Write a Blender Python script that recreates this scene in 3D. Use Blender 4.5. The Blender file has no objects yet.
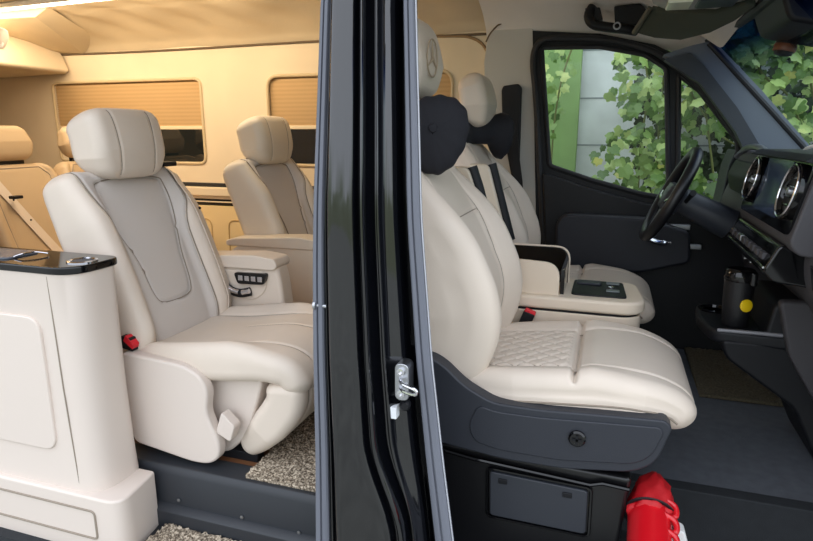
import bpy, bmesh, math, random
from mathutils import Vector, Matrix
random.seed(7)
S = bpy.context.scene
COL = S.collection
PI = math.pi

# ------------------------------------------------------------------ camera
CAM = Vector((0.0, -1.15, 1.10)); YAW = math.radians(18.5); PITCH = math.radians(13.0); FPX = 600.0
cd = bpy.data.cameras.new('camera'); cd.sensor_fit = 'HORIZONTAL'; cd.sensor_width = 36.0
cd.lens = FPX / 813.0 * 36.0; cd.clip_start = 0.02
co = bpy.data.objects.new('camera', cd); COL.objects.link(co)
co.location = CAM; co.rotation_euler = (PI / 2 - PITCH, 0, YAW)
S.camera = co
FW = Vector((-math.sin(YAW) * math.cos(PITCH), math.cos(YAW) * math.cos(PITCH), -math.sin(PITCH)))
RT = Vector((math.cos(YAW), math.sin(YAW), 0)); UP = RT.cross(FW)

def P(x, y, X=None, Y=None, Z=None):
    """point of the real plane X=.., Y=.. or Z=.. that a measured photo pixel falls on"""
    d = FW + RT * ((x - 406.5) / FPX) - UP * ((y - 270.5) / FPX)
    if X is not None: t = (X - CAM.x) / d.x
    elif Y is not None: t = (Y - CAM.y) / d.y
    else: t = (Z - CAM.z) / d.z
    return CAM + d * t

# ------------------------------------------------------------------ world, light, exposure
S.view_settings.view_transform = 'Standard'; S.view_settings.look = 'None'
S.view_settings.gamma = 1.0; S.view_settings.exposure = 0.47
W = bpy.data.worlds.new('sky'); S.world = W; W.use_nodes = True
nt = W.node_tree; nt.nodes.clear()
wo = nt.nodes.new('ShaderNodeOutputWorld'); bg = nt.nodes.new('ShaderNodeBackground')
tc = nt.nodes.new('ShaderNodeTexCoord'); sx = nt.nodes.new('ShaderNodeSeparateXYZ')
nz = nt.nodes.new('ShaderNodeTexNoise'); nz.inputs['Scale'].default_value = 9.0; nz.inputs['Detail'].default_value = 6
ma = nt.nodes.new('ShaderNodeMath'); ma.operation = 'MULTIPLY_ADD'; ma.inputs[1].default_value = 0.35
rp = nt.nodes.new('ShaderNodeValToRGB')
el = rp.color_ramp.elements
el[0].position = 0.10; el[0].color = (0.30, 0.34, 0.24, 1)          # hedges and trees round the yard
el[1].position = 0.30; el[1].color = (0.98, 1.05, 1.16, 1)           # overcast sky
e = el.new(0.19); e.color = (0.38, 0.44, 0.34, 1)
e = el.new(0.70); e.color = (1.05, 1.12, 1.25, 1)
nt.links.new(tc.outputs['Generated'], sx.inputs[0]); nt.links.new(tc.outputs['Generated'], nz.inputs['Vector'])
nt.links.new(nz.outputs['Fac'], ma.inputs[0]); nt.links.new(sx.outputs['Z'], ma.inputs[2])
nt.links.new(ma.outputs[0], rp.inputs[0]); nt.links.new(rp.outputs[0], bg.inputs[0])
bg.inputs[1].default_value = 1.45
nt.links.new(bg.outputs[0], wo.inputs[0])

def area(name, loc, rot, sx_, sy_, power, col):
    l = bpy.data.lights.new(name, 'AREA'); l.shape = 'RECTANGLE'; l.size = sx_; l.size_y = sy_
    l.energy = power; l.color = col
    o = bpy.data.objects.new(name, l); COL.objects.link(o); o.location = loc; o.rotation_euler = rot
    return o
WARM = (1.0, 0.80, 0.54)
area('ceiling_strip_lamp', (-2.5, 1.30, 1.70), (math.radians(35), 0, 0), 2.0, 0.05, 11.0, WARM)
area('rear_fill_light', (-2.4, 1.0, 1.66), (math.radians(0), math.radians(60), 0), 0.5, 0.05, 3.5, (1.0, 0.82, 0.58))  # added warm fill to brighten the rear wall, no fixture of its own

# ------------------------------------------------------------------ materials
def lin(c):
    return tuple(((v / 255.0) / 12.92 if v / 255.0 <= 0.04045 else ((v / 255.0 + 0.055) / 1.055) ** 2.4) for v in c) + (1.0,)
MATS = {}
def mat(name, rgb, rough=0.5, metal=0.0, bump=0.0, scale=200.0, var=0.0, vscale=3.0, spec=0.5, coat=0.0, emit=None, estr=0.0):
    if name in MATS: return MATS[name]
    m = bpy.data.materials.new(name); m.use_nodes = True
    n = m.node_tree; b = n.nodes['Principled BSDF']
    b.inputs['Base Color'].default_value = lin(rgb); b.inputs['Roughness'].default_value = rough
    b.inputs['Metallic'].default_value = metal; b.inputs['Specular IOR Level'].default_value = spec
    b.inputs['Coat Weight'].default_value = coat; b.inputs['Coat Roughness'].default_value = 0.03
    t = n.nodes.new('ShaderNodeTexCoord')
    if bump:
        x = n.nodes.new('ShaderNodeTexNoise'); x.inputs['Scale'].default_value = scale; x.inputs['Detail'].default_value = 3
        u = n.nodes.new('ShaderNodeBump'); u.inputs['Strength'].default_value = bump; u.inputs['Distance'].default_value = 0.002
        n.links.new(t.outputs['Object'], x.inputs['Vector']); n.links.new(x.outputs['Fac'], u.inputs['Height'])
        n.links.new(u.outputs[0], b.inputs['Normal'])
    if var:
        x = n.nodes.new('ShaderNodeTexNoise'); x.inputs['Scale'].default_value = vscale; x.inputs['Detail'].default_value = 5
        r = n.nodes.new('ShaderNodeValToRGB'); c = lin(rgb)
        r.color_ramp.elements[0].position = 0.3; r.color_ramp.elements[1].position = 0.7
        r.color_ramp.elements[0].color = tuple(v * (1 - var) for v in c[:3]) + (1,)
        r.color_ramp.elements[1].color = tuple(min(1, v * (1 + var)) for v in c[:3]) + (1,)
        n.links.new(t.outputs['Object'], x.inputs['Vector']); n.links.new(x.outputs['Fac'], r.inputs[0])
        n.links.new(r.outputs[0], b.inputs['Base Color'])
    if emit:
        b.inputs['Emission Color'].default_value = lin(emit); b.inputs['Emission Strength'].default_value = estr
    MATS[name] = m
    return m
def glass(name, tint=(1, 1, 1), refl=0.06, rough=0.0, gcol=(1, 1, 1)):
    m = bpy.data.materials.new(name); m.use_nodes = True; n = m.node_tree; n.nodes.clear()
    o = n.nodes.new('ShaderNodeOutputMaterial'); a = n.nodes.new('ShaderNodeBsdfTransparent'); g = n.nodes.new('ShaderNodeBsdfGlossy')
    f = n.nodes.new('ShaderNodeLayerWeight'); f.inputs['Blend'].default_value = 0.25
    mu = n.nodes.new('ShaderNodeMath'); mu.operation = 'MULTIPLY_ADD'; mu.inputs[1].default_value = 0.3; mu.inputs[2].default_value = refl
    x = n.nodes.new('ShaderNodeMixShader')
    a.inputs[0].default_value = tuple(tint) + (1,); g.inputs[0].default_value = tuple(gcol) + (1,); g.inputs['Roughness'].default_value = rough
    n.links.new(f.outputs['Fresnel'], mu.inputs[0]); n.links.new(mu.outputs[0], x.inputs[0])
    n.links.new(a.outputs[0], x.inputs[1]); n.links.new(g.outputs[0], x.inputs[2]); n.links.new(x.outputs[0], o.inputs[0])
    MATS[name] = m
    return m
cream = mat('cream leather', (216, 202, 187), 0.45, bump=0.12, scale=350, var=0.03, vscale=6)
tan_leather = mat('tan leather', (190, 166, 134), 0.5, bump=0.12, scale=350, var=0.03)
creamp = mat('cream panel', (214, 201, 190), 0.5, bump=0.06, scale=300)
greige = mat('shade greyed perforated leather', (205, 197, 190), 0.55, bump=0.3, scale=900)  # same leather as the bolsters; the grey paints in the backrest's shade
warmcream = mat('warm cream leather', (216, 203, 184), 0.45, bump=0.12, scale=350, var=0.03)
alc = mat('beige suede wall', (224, 208, 182), 0.9, bump=0.15, scale=250, var=0.05, vscale=2.5, spec=0.2)
alcc = mat('beige suede ceiling', (214, 196, 166), 0.92, bump=0.3, scale=60, var=0.08, vscale=2.0, spec=0.2)
yelp = mat('tan lower panel', (230, 206, 156), 0.7, bump=0.06, scale=300)
grehead = mat('grey headliner', (230, 224, 216), 0.95, bump=0.3, scale=500, var=0.05, spec=0.1)
pill = mat('light grey pillar trim', (190, 188, 182), 0.7, bump=0.1, scale=400)
apil = mat('blue grey pillar plastic', (98, 106, 118), 0.55, bump=0.2, scale=600)
black = mat('black plastic', (14, 15, 20), 0.5, bump=0.2, scale=600, spec=0.35)
dash = mat('charcoal dashboard plastic', (66, 64, 67), 0.6, bump=0.3, scale=700)
gloss = mat('gloss black plastic', (10, 10, 12), 0.08)
paint = mat('black car paint', (8, 9, 13), 0.07, spec=0.9)
rubber = mat('grey rubber seal', (104, 107, 117), 0.6, bump=0.2, scale=300)
drubber = mat('dark rubber seal', (30, 31, 35), 0.6)
skirtm = mat('slate blue seat plastic', (38, 41, 49), 0.5, bump=0.25, scale=600)
sillm = mat('slate sill plastic', (43, 46, 51), 0.5, bump=0.15, scale=500)
chrome = mat('chrome', (215, 215, 220), 0.12, metal=1.0)
steel = mat('brushed steel', (180, 182, 186), 0.35, metal=1.0)
red = mat('red enamel', (205, 18, 30), 0.3, coat=0.4)
redb = mat('red button', (215, 30, 45), 0.4)
white = mat('white plastic', (232, 232, 230), 0.5)
fabr = mat('black cloth', (22, 22, 30), 0.8, bump=1.0, scale=30)
mat_d = mat('dark rubber mat', (90, 94, 101), 0.8, bump=0.5, scale=500, var=0.12, vscale=30)
mat_dd = mat('black floor mat', (30, 33, 37), 0.8, bump=0.5, scale=500, var=0.12, vscale=30)
seamm = mat('seam thread', (142, 130, 116), 0.8)
seamd = mat('dark seam', (104, 88, 70), 0.8)
yellow = mat('yellow badge', (238, 200, 20), 0.4)
screen = mat('blue grey display', (52, 66, 92), 0.12)
stk = mat('white sticker', (225, 228, 232), 0.5)
lamp = mat('led strip', (255, 245, 225), 0.4, emit=(255, 240, 214), estr=5.0)
conc = mat('concrete block wall', (208, 214, 210), 0.9, bump=0.4, scale=40, var=0.14, vscale=4)
greenb = mat('green fence board', (124, 156, 92), 0.7, var=0.1, vscale=5)
soil = mat('pale bounce ground', (150, 150, 142), 0.95, var=0.2, vscale=6)  # invented light paving, made pale to bounce light up to the headliner
stemm = mat('vine stem', (104, 110, 60), 0.8)
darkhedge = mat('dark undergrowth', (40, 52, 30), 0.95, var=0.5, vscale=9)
gclear = glass('clear window glass', (0.93, 0.96, 0.95), 0.006)
gtint = glass('dark privacy glass', (0.13, 0.13, 0.13), 0.05)
gsmoke = glass('smoked clear plastic', (0.16, 0.16, 0.17), 0.03)

def node_mat(name, build):
    m = bpy.data.materials.new(name); m.use_nodes = True; MATS[name] = m
    build(m.node_tree, m.node_tree.nodes['Principled BSDF'])
    return m
def _blind(n, b):       # fine horizontal pleats
    t = n.nodes.new('ShaderNodeTexCoord'); w = n.nodes.new('ShaderNodeTexWave')
    w.bands_direction = 'Z'; w.inputs['Scale'].default_value = 14.0; w.inputs['Distortion'].default_value = 0.4; w.inputs['Detail Scale'].default_value = 2
    r = n.nodes.new('ShaderNodeValToRGB'); r.color_ramp.elements[0].color = lin((196, 160, 112)); r.color_ramp.elements[1].color = lin((206, 170, 122))
    n.links.new(t.outputs['Object'], w.inputs['Vector']); n.links.new(w.outputs['Fac'], r.inputs[0])
    n.links.new(r.outputs[0], b.inputs['Base Color']); b.inputs['Roughness'].default_value = 0.8
blindm = node_mat('tan pleated blind', _blind)
def _carpet(n, b):
    t = n.nodes.new('ShaderNodeTexCoord'); v = n.nodes.new('ShaderNodeTexNoise'); v.inputs['Scale'].default_value = 150; v.inputs['Detail'].default_value = 4
    r = n.nodes.new('ShaderNodeValToRGB'); e = r.color_ramp.elements
    e[0].position = 0.36; e[0].color = lin((84, 74, 64)); e[1].position = 0.62; e[1].color = lin((214, 200, 178))
    k = e.new(0.5); k.color = lin((150, 136, 118))
    n.links.new(t.outputs['Object'], v.inputs['Vector']); n.links.new(v.outputs['Fac'], r.inputs[0]); n.links.new(r.outputs[0], b.inputs['Base Color'])
    b.inputs['Roughness'].default_value = 1.0; b.inputs['Specular IOR Level'].default_value = 0.1
carpet = node_mat('speckled curly carpet', _carpet)
def _wood(n, b):
    t = n.nodes.new('ShaderNodeTexCoord'); s = n.nodes.new('ShaderNodeSeparateXYZ'); n.links.new(t.outputs['Object'], s.inputs[0])
    m1 = n.nodes.new('ShaderNodeMath'); m1.operation = 'MULTIPLY'; m1.inputs[1].default_value = 17.0
    m2 = n.nodes.new('ShaderNodeMath'); m2.operation = 'FRACT'; m3 = n.nodes.new('ShaderNodeMath'); m3.operation = 'GREATER_THAN'; m3.inputs[1].default_value = 0.86
    n.links.new(s.outputs['Y'], m1.inputs[0]); n.links.new(m1.outputs[0], m2.inputs[0]); n.links.new(m2.outputs[0], m3.inputs[0])
    x = n.nodes.new('ShaderNodeMix'); x.data_type = 'RGBA'
    x.inputs[6].default_value = lin((122, 82, 54)); x.inputs[7].default_value = lin((205, 178, 146))
    n.links.new(m3.outputs[0], x.inputs[0]); n.links.new(x.outputs[2], b.inputs['Base Color']); b.inputs['Roughness'].default_value = 0.35
woodm = node_mat('brown deck floor with pale strips', _wood)
def _leaf(n, b):
    g = n.nodes.new('ShaderNodeNewGeometry'); r = n.nodes.new('ShaderNodeValToRGB'); e = r.color_ramp.elements
    e[0].color = lin((64, 90, 40)); e[1].color = lin((206, 204, 110))
    k = e.new(0.35); k.color = lin((92, 126, 58)); k = e.new(0.7); k.color = lin((148, 176, 98)); k = e.new(0.93); k.color = lin((196, 214, 138))
    n.links.new(g.outputs['Random Per Island'], r.inputs[0]); n.links.new(r.outputs[0], b.inputs['Base Color'])
    b.inputs['Roughness'].default_value = 0.33
    tr = n.nodes.new('ShaderNodeBsdfTranslucent'); mx = n.nodes.new('ShaderNodeMixShader'); mx.inputs[0].default_value = 0.35
    n.links.new(r.outputs[0], tr.inputs[0]); o = n.nodes['Material Output']
    n.links.new(b.outputs[0], mx.inputs[1]); n.links.new(tr.outputs[0], mx.inputs[2]); n.links.new(mx.outputs[0], o.inputs[0])
leafm = node_mat('vine leaf green', _leaf)
def _wind(n, b):
    n.nodes.remove(b)
    t = n.nodes.new('ShaderNodeTexCoord'); s = n.nodes.new('ShaderNodeSeparateXYZ'); r = n.nodes.new('ShaderNodeValToRGB')
    n.links.new(t.outputs['Generated'], s.inputs[0]); n.links.new(s.outputs['Z'], r.inputs[0])
    e = r.color_ramp.elements; e[0].position = 0.74; e[0].color = (0.90, 0.95, 0.95, 1); e[1].position = 0.93; e[1].color = (0.05, 0.13, 0.32, 1)
    a = n.nodes.new('ShaderNodeBsdfTransparent'); g = n.nodes.new('ShaderNodeBsdfGlossy'); g.inputs['Roughness'].default_value = 0.0
    x = n.nodes.new('ShaderNodeMixShader'); x.inputs[0].default_value = 0.05
    n.links.new(r.outputs[0], a.inputs[0]); n.links.new(a.outputs[0], x.inputs[1]); n.links.new(g.outputs[0], x.inputs[2])
    n.links.new(x.outputs[0], n.nodes['Material Output'].inputs[0])
windm = node_mat('windscreen glass with blue shade band', _wind)

# ------------------------------------------------------------------ mesh helpers
class M:
    def __init__(s): s.v = []; s.f = []
    def add(s, vs, fs):
        o = len(s.v); s.v += [tuple(v) for v in vs]; s.f += [tuple(i + o for i in f) for f in fs]; return s
    def box(s, a, b):
        x0, y0, z0 = a; x1, y1, z1 = b
        return s.add([(x0,y0,z0),(x1,y0,z0),(x1,y1,z0),(x0,y1,z0),(x0,y0,z1),(x1,y0,z1),(x1,y1,z1),(x0,y1,z1)],
                     [(0,3,2,1),(4,5,6,7),(0,1,5,4),(1,2,6,5),(2,3,7,6),(3,0,4,7)])
    def prism(s, pts, ax, a, b):
        """closed outline (2-D) extruded along axis ax from a to b"""
        n = len(pts)
        def mk(p, t): return {'X': (t, p[0], p[1]), 'Y': (p[0], t, p[1]), 'Z': (p[0], p[1], t)}[ax]
        return s.add([mk(p, a) for p in pts] + [mk(p, b) for p in pts],
                     [tuple(range(n))[::-1], tuple(range(n, 2 * n))] + [(i, (i + 1) % n, n + (i + 1) % n, n + i) for i in range(n)])
    def rings(s, R, closed=True, caps=True):
        n = len(R[0]); V = [p for r in R for p in r]; F = []
        for i in range(len(R) - 1):
            for j in range(n if closed else n - 1):
                F.append((i*n + j, i*n + (j+1) % n, (i+1)*n + (j+1) % n, (i+1)*n + j))
        if caps and closed: F += [tuple(range(n))[::-1], tuple(range((len(R)-1)*n, len(R)*n))]
        return s.add(V, F)
    def tube(s, pts, r, n=10, closed=False, flat=1.0):
        pts = [Vector(p) for p in pts]; R = []; k = len(pts); ref = None
        for i, p in enumerate(pts):
            if closed: d = pts[(i+1) % k] - pts[i-1]
            else: d = pts[min(i+1, k-1)] - pts[max(i-1, 0)]
            d.normalize()
            if ref is None: ref = Vector((0,0,1)) if abs(d.z) < 0.9 else Vector((0,1,0))
            u = d.cross(ref); u.normalize(); w = u.cross(d); ref = w
            rr = r[i] if isinstance(r, (list, tuple)) else r
            R.append([p + u*rr*math.cos(2*PI*j/n) + w*rr*flat*math.sin(2*PI*j/n) for j in range(n)])
        if closed: R.append(R[0]); return s.rings(R, caps=False)
        return s.rings(R)
    def lathe(s, prof, org, axis=(0,0,1), n=32):
        q = Vector((0,0,1)).rotation_difference(Vector(axis).normalized()); o = Vector(org)
        return s.rings([[o + q @ Vector((r*math.cos(2*PI*j/n), r*math.sin(2*PI*j/n), z)) for j in range(n)] for r, z in prof])
    def ribbon(s, pts, width, thick, nrm):
        """flat strap along pts, nrm = function or vector of the face normal"""
        pts = [Vector(p) for p in pts]; R = []
        for i, p in enumerate(pts):
            d = (pts[min(i+1, len(pts)-1)] - pts[max(i-1, 0)]).normalized(); n_ = Vector(nrm)
            u = d.cross(n_).normalized(); w = u.cross(d)
            R.append([p - u*width/2 - w*thick/2, p + u*width/2 - w*thick/2, p + u*width/2 + w*thick/2, p - u*width/2 + w*thick/2])
        return s.rings(R)

def obj(name, m, material, parent=None, bevel=0.0, seg=3, smooth=True, sub=0, angle=40):
    me = bpy.data.meshes.new(name)
    if parent is not None: off = Vector(parent['_o'])
    else:
        xs = [v[0] for v in m.v]; ys = [v[1] for v in m.v]; zs = [v[2] for v in m.v]
        off = Vector(((min(xs)+max(xs))/2, (min(ys)+max(ys))/2, min(zs)))
    me.from_pydata([tuple(Vector(v) - off) for v in m.v], [], m.f)
    b = bmesh.new(); b.from_mesh(me); bmesh.ops.recalc_face_normals(b, faces=b.faces); b.to_mesh(me); b.free()
    me.materials.append(material)
    o = bpy.data.objects.new(name, me); COL.objects.link(o)
    o['_o'] = tuple(off)
    if parent is not None: o.parent = parent; o['_o'] = parent['_o']
    else: o.location = off
    if bevel:
        q = o.modifiers.new('bevel', 'BEVEL'); q.width = bevel; q.segments = seg; q.limit_method = 'ANGLE'; q.angle_limit = math.radians(35)
    if sub:
        q = o.modifiers.new('sub', 'SUBSURF'); q.levels = sub; q.render_levels = sub
    if smooth:
        for p in me.polygons: p.use_smooth = True
        me.set_sharp_from_angle(angle=math.radians(angle)) if not bevel and not sub else None
        if bevel:
            q = o.modifiers.new('wn', 'WEIGHTED_NORMAL'); q.keep_sharp = True
    return o
def sub(name, m, material, part, **k):
    """sub-part of a part that sits at its thing's origin"""
    return obj(name, m, material, part, **k)
def tag(o, label, cat, group=None):
    o['label'] = label; o['category'] = cat
    if group: o['group'] = group
    return o
def thing(name, label, cat, loc, group=None):
    o = bpy.data.objects.new(name, None); COL.objects.link(o); o.location = loc; o['_o'] = tuple(loc); o.empty_display_size = 0.05
    return tag(o, label, cat, group)
def struct(name, m, material, **k):
    o = obj(name, m, material, **k)
    if o.parent is None: o['kind'] = 'structure'
    return o

def spl(pts, n=8, closed=False):
    """Catmull-Rom through points of any dimension"""
    k = len(pts); out = []
    rng = range(k if closed else k - 1)
    for i in rng:
        g = lambda j: pts[j % k] if closed else pts[max(0, min(k-1, j))]
        a, b, c, d = g(i-1), g(i), g(i+1), g(i+2)
        for t_ in range(n):
            t = t_ / n
            out.append(tuple(0.5*((2*q) + (r-p)*t + (2*p-5*q+4*r-s_)*t*t + (-p+3*q-3*r+s_)*t**3) for p, q, r, s_ in zip(a, b, c, d)))
    if not closed: out.append(tuple(pts[-1]))
    return out
def rnd(pts, r, n=5):
    """round the corners of a closed polygon"""
    out = []; k = len(pts)
    for i in range(k):
        p = Vector(pts[i]); a = Vector(pts[i-1]) - p; b = Vector(pts[(i+1) % k]) - p
        rr = r[i] if isinstance(r, (list, tuple)) else r
        d = min(rr, a.length*0.49, b.length*0.49)
        if d < 1e-5: out.append(tuple(p)); continue
        A = p + a.normalized()*d; B = p + b.normalized()*d
        for j in range(n+1):
            t = j/n; out.append(tuple(A*(1-t)**2 + p*2*t*(1-t) + B*t*t))
    return out
def rrect(x0, z0, x1, z1, r, n=6): return rnd([(x0,z0),(x1,z0),(x1,z1),(x0,z1)], r, n)
def xz(pix, Y): return [(lambda p: (p.x, p.z))(P(a, b, Y=Y)) for a, b in pix]
def interp(tab, s):
    for (a, va), (b, vb) in zip(tab, tab[1:]):
        if s <= b:
            t = (s-a)/(b-a); t = t*t*(3-2*t) if False else t
            return va + (vb-va)*t
    return tab[-1][1]
def sst(a, b, x):
    t = max(0.0, min(1.0, (x-a)/(b-a))); return t*t*(3-2*t)
def dpoly(px, py, L):
    best = 9.0
    for (ax, ay), (bx, by) in zip(L, L[1:]):
        dx, dy = bx-ax, by-ay; q = dx*dx+dy*dy
        t = 0 if q == 0 else max(0, min(1, ((px-ax)*dx+(py-ay)*dy)/q))
        d = math.hypot(px-ax-t*dx, py-ay-t*dy)
        if d < best: best = d
    return best
def groove(px, py, L, sig=0.004, dep=0.006): 
    d = dpoly(px, py, L); return -dep*math.exp(-(d/sig)**2) if d < sig*3 else 0.0
def inside(px, py, L):
    c = False; n = len(L)
    for i in range(n):
        (x0, y0), (x1, y1) = L[i], L[i-1]
        if (y0 > py) != (y1 > py) and px < (x1-x0)*(py-y0)/(y1-y0)+x0: c = not c
    return c

def cushion(spine, wt, tt, yc, r, feat=None, nv=90, nf=80, side=1, yshift=None, sidefeat=None):
    """upholstered body lofted along a spine in the X-Z plane: rounded-rectangle sections, padded front shaped by feat(y, l)"""
    sp = spl(spine, 24); L = [0.0]
    for a, b in zip(sp, sp[1:]): L.append(L[-1] + math.hypot(b[0]-a[0], b[1]-a[1]))
    T = L[-1]; R = []
    def at(l):
        for i in range(len(L)-1):
            if l <= L[i+1] or i == len(L)-2:
                t = (l-L[i])/(L[i+1]-L[i]); a, b = sp[i], sp[i+1]
                d = Vector((b[0]-a[0], b[1]-a[1])).normalized()
                i0, i1 = max(0, i-6), min(len(sp)-1, i+7)
                d = Vector((sp[i1][0]-sp[i0][0], sp[i1][1]-sp[i0][1])).normalized()
                return a[0]+(b[0]-a[0])*t, a[1]+(b[1]-a[1])*t, d
    ls = []
    ne = 10
    for i in range(ne): ls.append(r*(1-math.cos(PI/2*i/ne)))
    for i in range(nv+1): ls.append(r + (T-2*r)*i/nv)
    for i in range(ne-1, -1, -1): ls.append(T - r*(1-math.cos(PI/2*i/ne)))
    for l in ls:
        cx, cz, d = at(l); nrm = Vector((d.y, -d.x))*side
        s = l/T; w = interp(wt, s); t = interp(tt, s)
        dd = min(l, T-l); e_ = 0.0
        if dd < r: e_ = r - math.sqrt(max(0, r*r-(r-dd)**2))
        cr = min(r, t*0.98, w*0.98)
        w2 = max(w-e_, 0.002); t2 = max(t-e_, 0.002); c2 = max(min(cr, t2*0.98, w2*0.98), 0.001)
        ring = []
        def arc(cxx, czz, a0):
            for j in range(1, 8): a = a0 + PI/2*j/8; ring.append((cxx+c2*math.cos(a), czz+c2*math.sin(a)))
        for j in range(nf+1): ring.append(((w2-c2)*(1-2*j/nf), t2))
        arc(-(w2-c2), t2-c2, PI/2)
        for j in range(9): ring.append((-w2, (t2-c2)*(1-2*j/8)))
        arc(-(w2-c2), -(t2-c2), PI)
        for j in range(17): ring.append((-(w2-c2)*(1-2*j/16), -t2))
        arc(w2-c2, -(t2-c2), 1.5*PI)
        for j in range(9): ring.append((w2, -(t2-c2)*(1-2*j/8)))
        arc(w2-c2, t2-c2, 0)
        ys = yshift(s) if yshift else 0.0
        pts = []
        for y, n_ in ring:
            f = 0.0
            if feat and n_ > 0:
                f = feat(y, l)*sst(0.0, 0.9, n_/t)
            y2 = y
            if sidefeat: y2 = y + sidefeat(y, n_, l)*sst(0.85, 1.0, abs(y)/w)*(1 if y > 0 else -1)
            pts.append((cx + nrm.x*(n_+f), yc + y2 + ys, cz + nrm.y*(n_+f)))
        R.append(pts)
    def surf(y, l, up=0.0):        # point of the padded front at (y, l), for seams and belts
        l = max(0.0, min(T, l)); cx, cz, d = at(l); nrm = Vector((d.y, -d.x))*side; s = l/T; w = interp(wt, s); t = interp(tt, s)
        dd = min(l, T-l); e_ = r - math.sqrt(max(0, r*r-(r-dd)**2)) if dd < r else 0.0
        w2 = max(w-e_, 0.002); t2 = max(t-e_, 0.002); c2 = max(min(r, t2*0.98, w2*0.98), 0.001)
        n_ = t2
        if abs(y) > w2-c2: n_ = t2 - c2 + math.sqrt(max(0.0, c2*c2-(abs(y)-(w2-c2))**2))
        f = feat(y, l)*sst(0.0, 0.9, n_/t) if feat and n_ > 0 else 0.0
        return Vector((cx + nrm.x*(n_+f+up), yc + y, cz + nrm.y*(n_+f+up)))
    cushion.surf = surf; cushion.side = lambda y, n_, l: (lambda a: Vector((a[0] + (Vector((a[2].y, -a[2].x))*side).x*n_, yc + y, a[1] + (Vector((a[2].y, -a[2].x))*side).y*n_)))(at(l))
    return M().rings(R), T
def stitch(lines, surf, r=0.0022, up=0.0006):
    m = M()
    for L in lines:
        L2 = []
        for (a, b), (c, d) in zip(L, L[1:]):
            k = max(1, int(math.hypot(c-a, d-b)/0.012)); L2 += [(a+(c-a)*i/k, b+(d-b)*i/k) for i in range(k)]
        L2.append(L[-1]); m.tube([surf(a, b, up) for a, b in L2], r, 6)
    return m
def stitches(parent, lines, surf, r=0.0022, up=0.0006, tf=lambda m: m):
    for L in lines: sub('stitching', tf(stitch([L], surf, r, up)), seamm, parent)
def patch(o, m2, test, nf):
    """shade-tinted second material on the faces for which test(face centre) holds"""
    o.data.materials.append(m2); off = Vector(o['_o'])
    for p in o.data.polygons:
        if test(p.center + off): p.material_index = 1
def seam_line(pts, r=0.0016): return M().tube(pts, r, 6)
def copy_tree(o, d=(0, 0, 0)):
    c = o.copy(); COL.objects.link(c); c.location = o.location + Vector(d)
    for ch in list(o.children):
        k = ch.copy(); COL.objects.link(k); k.parent = c
        for g in list(ch.children):
            q = g.copy(); COL.objects.link(q); q.parent = k
    return c
def kid(o, name):
    for c in o.children:
        if c.name.split('.')[0] == name: return c

# ================================================================== SETTING
YL = 1.95          # inner face of the far (driver's) side
FZ = 0.08          # cabin floor
# ground of the yard
struct('ground', M().box((-12, -14, -0.72), (12, 12, -0.66)), soil)
# cabin floor and cab floors
struct('floor', M().box((-4.2, 0.285, 0.0), (-0.62, YL, FZ)), woodm)
struct('floor', M().box((-0.62, 0.635, -0.05), (1.1, YL, FZ)), mat_d)
struct('trim_13', M().prism([(0.60, -0.10), (0.64, -0.10), (0.64, 0.082), (0.60, 0.076)], 'X', -0.62, 1.1), mat_dd, bevel=0.004)
struct('floor', M().box((-0.62, 0.10, -0.16), (1.1, 0.62, -0.10)), mat_dd)

def slab_with_holes(outer, holes, Y0, Y1):
    b = bmesh.new(); E = []
    for L in [outer] + holes:
        vs = [b.verts.new((x, Y0, z)) for x, z in L]
        for i in range(len(vs)): E.append(b.edges.new((vs[i-1], vs[i])))
    bmesh.ops.triangle_fill(b, use_beauty=True, edges=E, normal=(0, -1, 0))
    fs = list(b.faces)
    r = bmesh.ops.extrude_face_region(b, geom=fs)
    for v in r['geom']:
        if isinstance(v, bmesh.types.BMVert): v.co.y = Y1
    m = M(); b.verts.index_update(); m.add([v.co.copy() for v in b.verts], [[v.index for v in f.verts] for f in b.faces]); b.free()
    return m
# far side wall of the passenger cabin with two window openings
W1 = rrect(-3.44, 0.915, -2.31, 1.405, 0.045); W2 = rrect(-1.865, 0.915, -0.79, 1.405, 0.07)
# quarter arch corner at top of far wall
struct('wall_left', slab_with_holes([(-4.2, FZ), (-0.40, FZ), (-0.40, 1.60), (-4.2, 1.60)], [W1, W2], YL, YL + 0.05), alc)
for i, w in enumerate((W1, W2)):
    x0 = min(p[0] for p in w); x1 = max(p[0] for p in w)
    fr = struct('window_%d' % (i+1), M().tube([(x, YL-0.002, z) for x, z in w], 0.009, 8, closed=True), mat('beige window moulding', (206, 186, 150), 0.7))
    obj('pane', M().box((x0-0.02, YL+0.055, 0.90), (x1+0.02, YL+0.062, 1.42)), gtint, fr)
    b = thing('pleated_blind', ['tan pleated blind half lowered over the rearmost side window', 'tan pleated blind half lowered over the window beside the front of the cabin'][i], 'blind', ((x0+x1)/2, YL+0.02, 1.125), 'pleated window blinds')
    m = M(); R = []; nz_ = 44
    for k in range(nz_+1):
        z = 1.40 - (1.40-1.135)*k/nz_; y = YL + 0.018 + (0.006 if k % 2 else -0.006)
        R.append([(x0+0.004, y, z), (x1-0.004, y, z)])
    m.rings(R, closed=False)
    R2 = [[(p[0], p[1]+0.006, p[2]) for p in r] for r in R]; m.rings(R2, closed=False)
    obj('pleated_fabric', m, blindm, b, angle=180)
    obj('bottom_rail', M().box((x0+0.004, YL+0.004, 1.115), (x1-0.004, YL+0.034, 1.136)), mat('pale rail', (226, 210, 178), 0.6), b, bevel=0.003)
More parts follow.
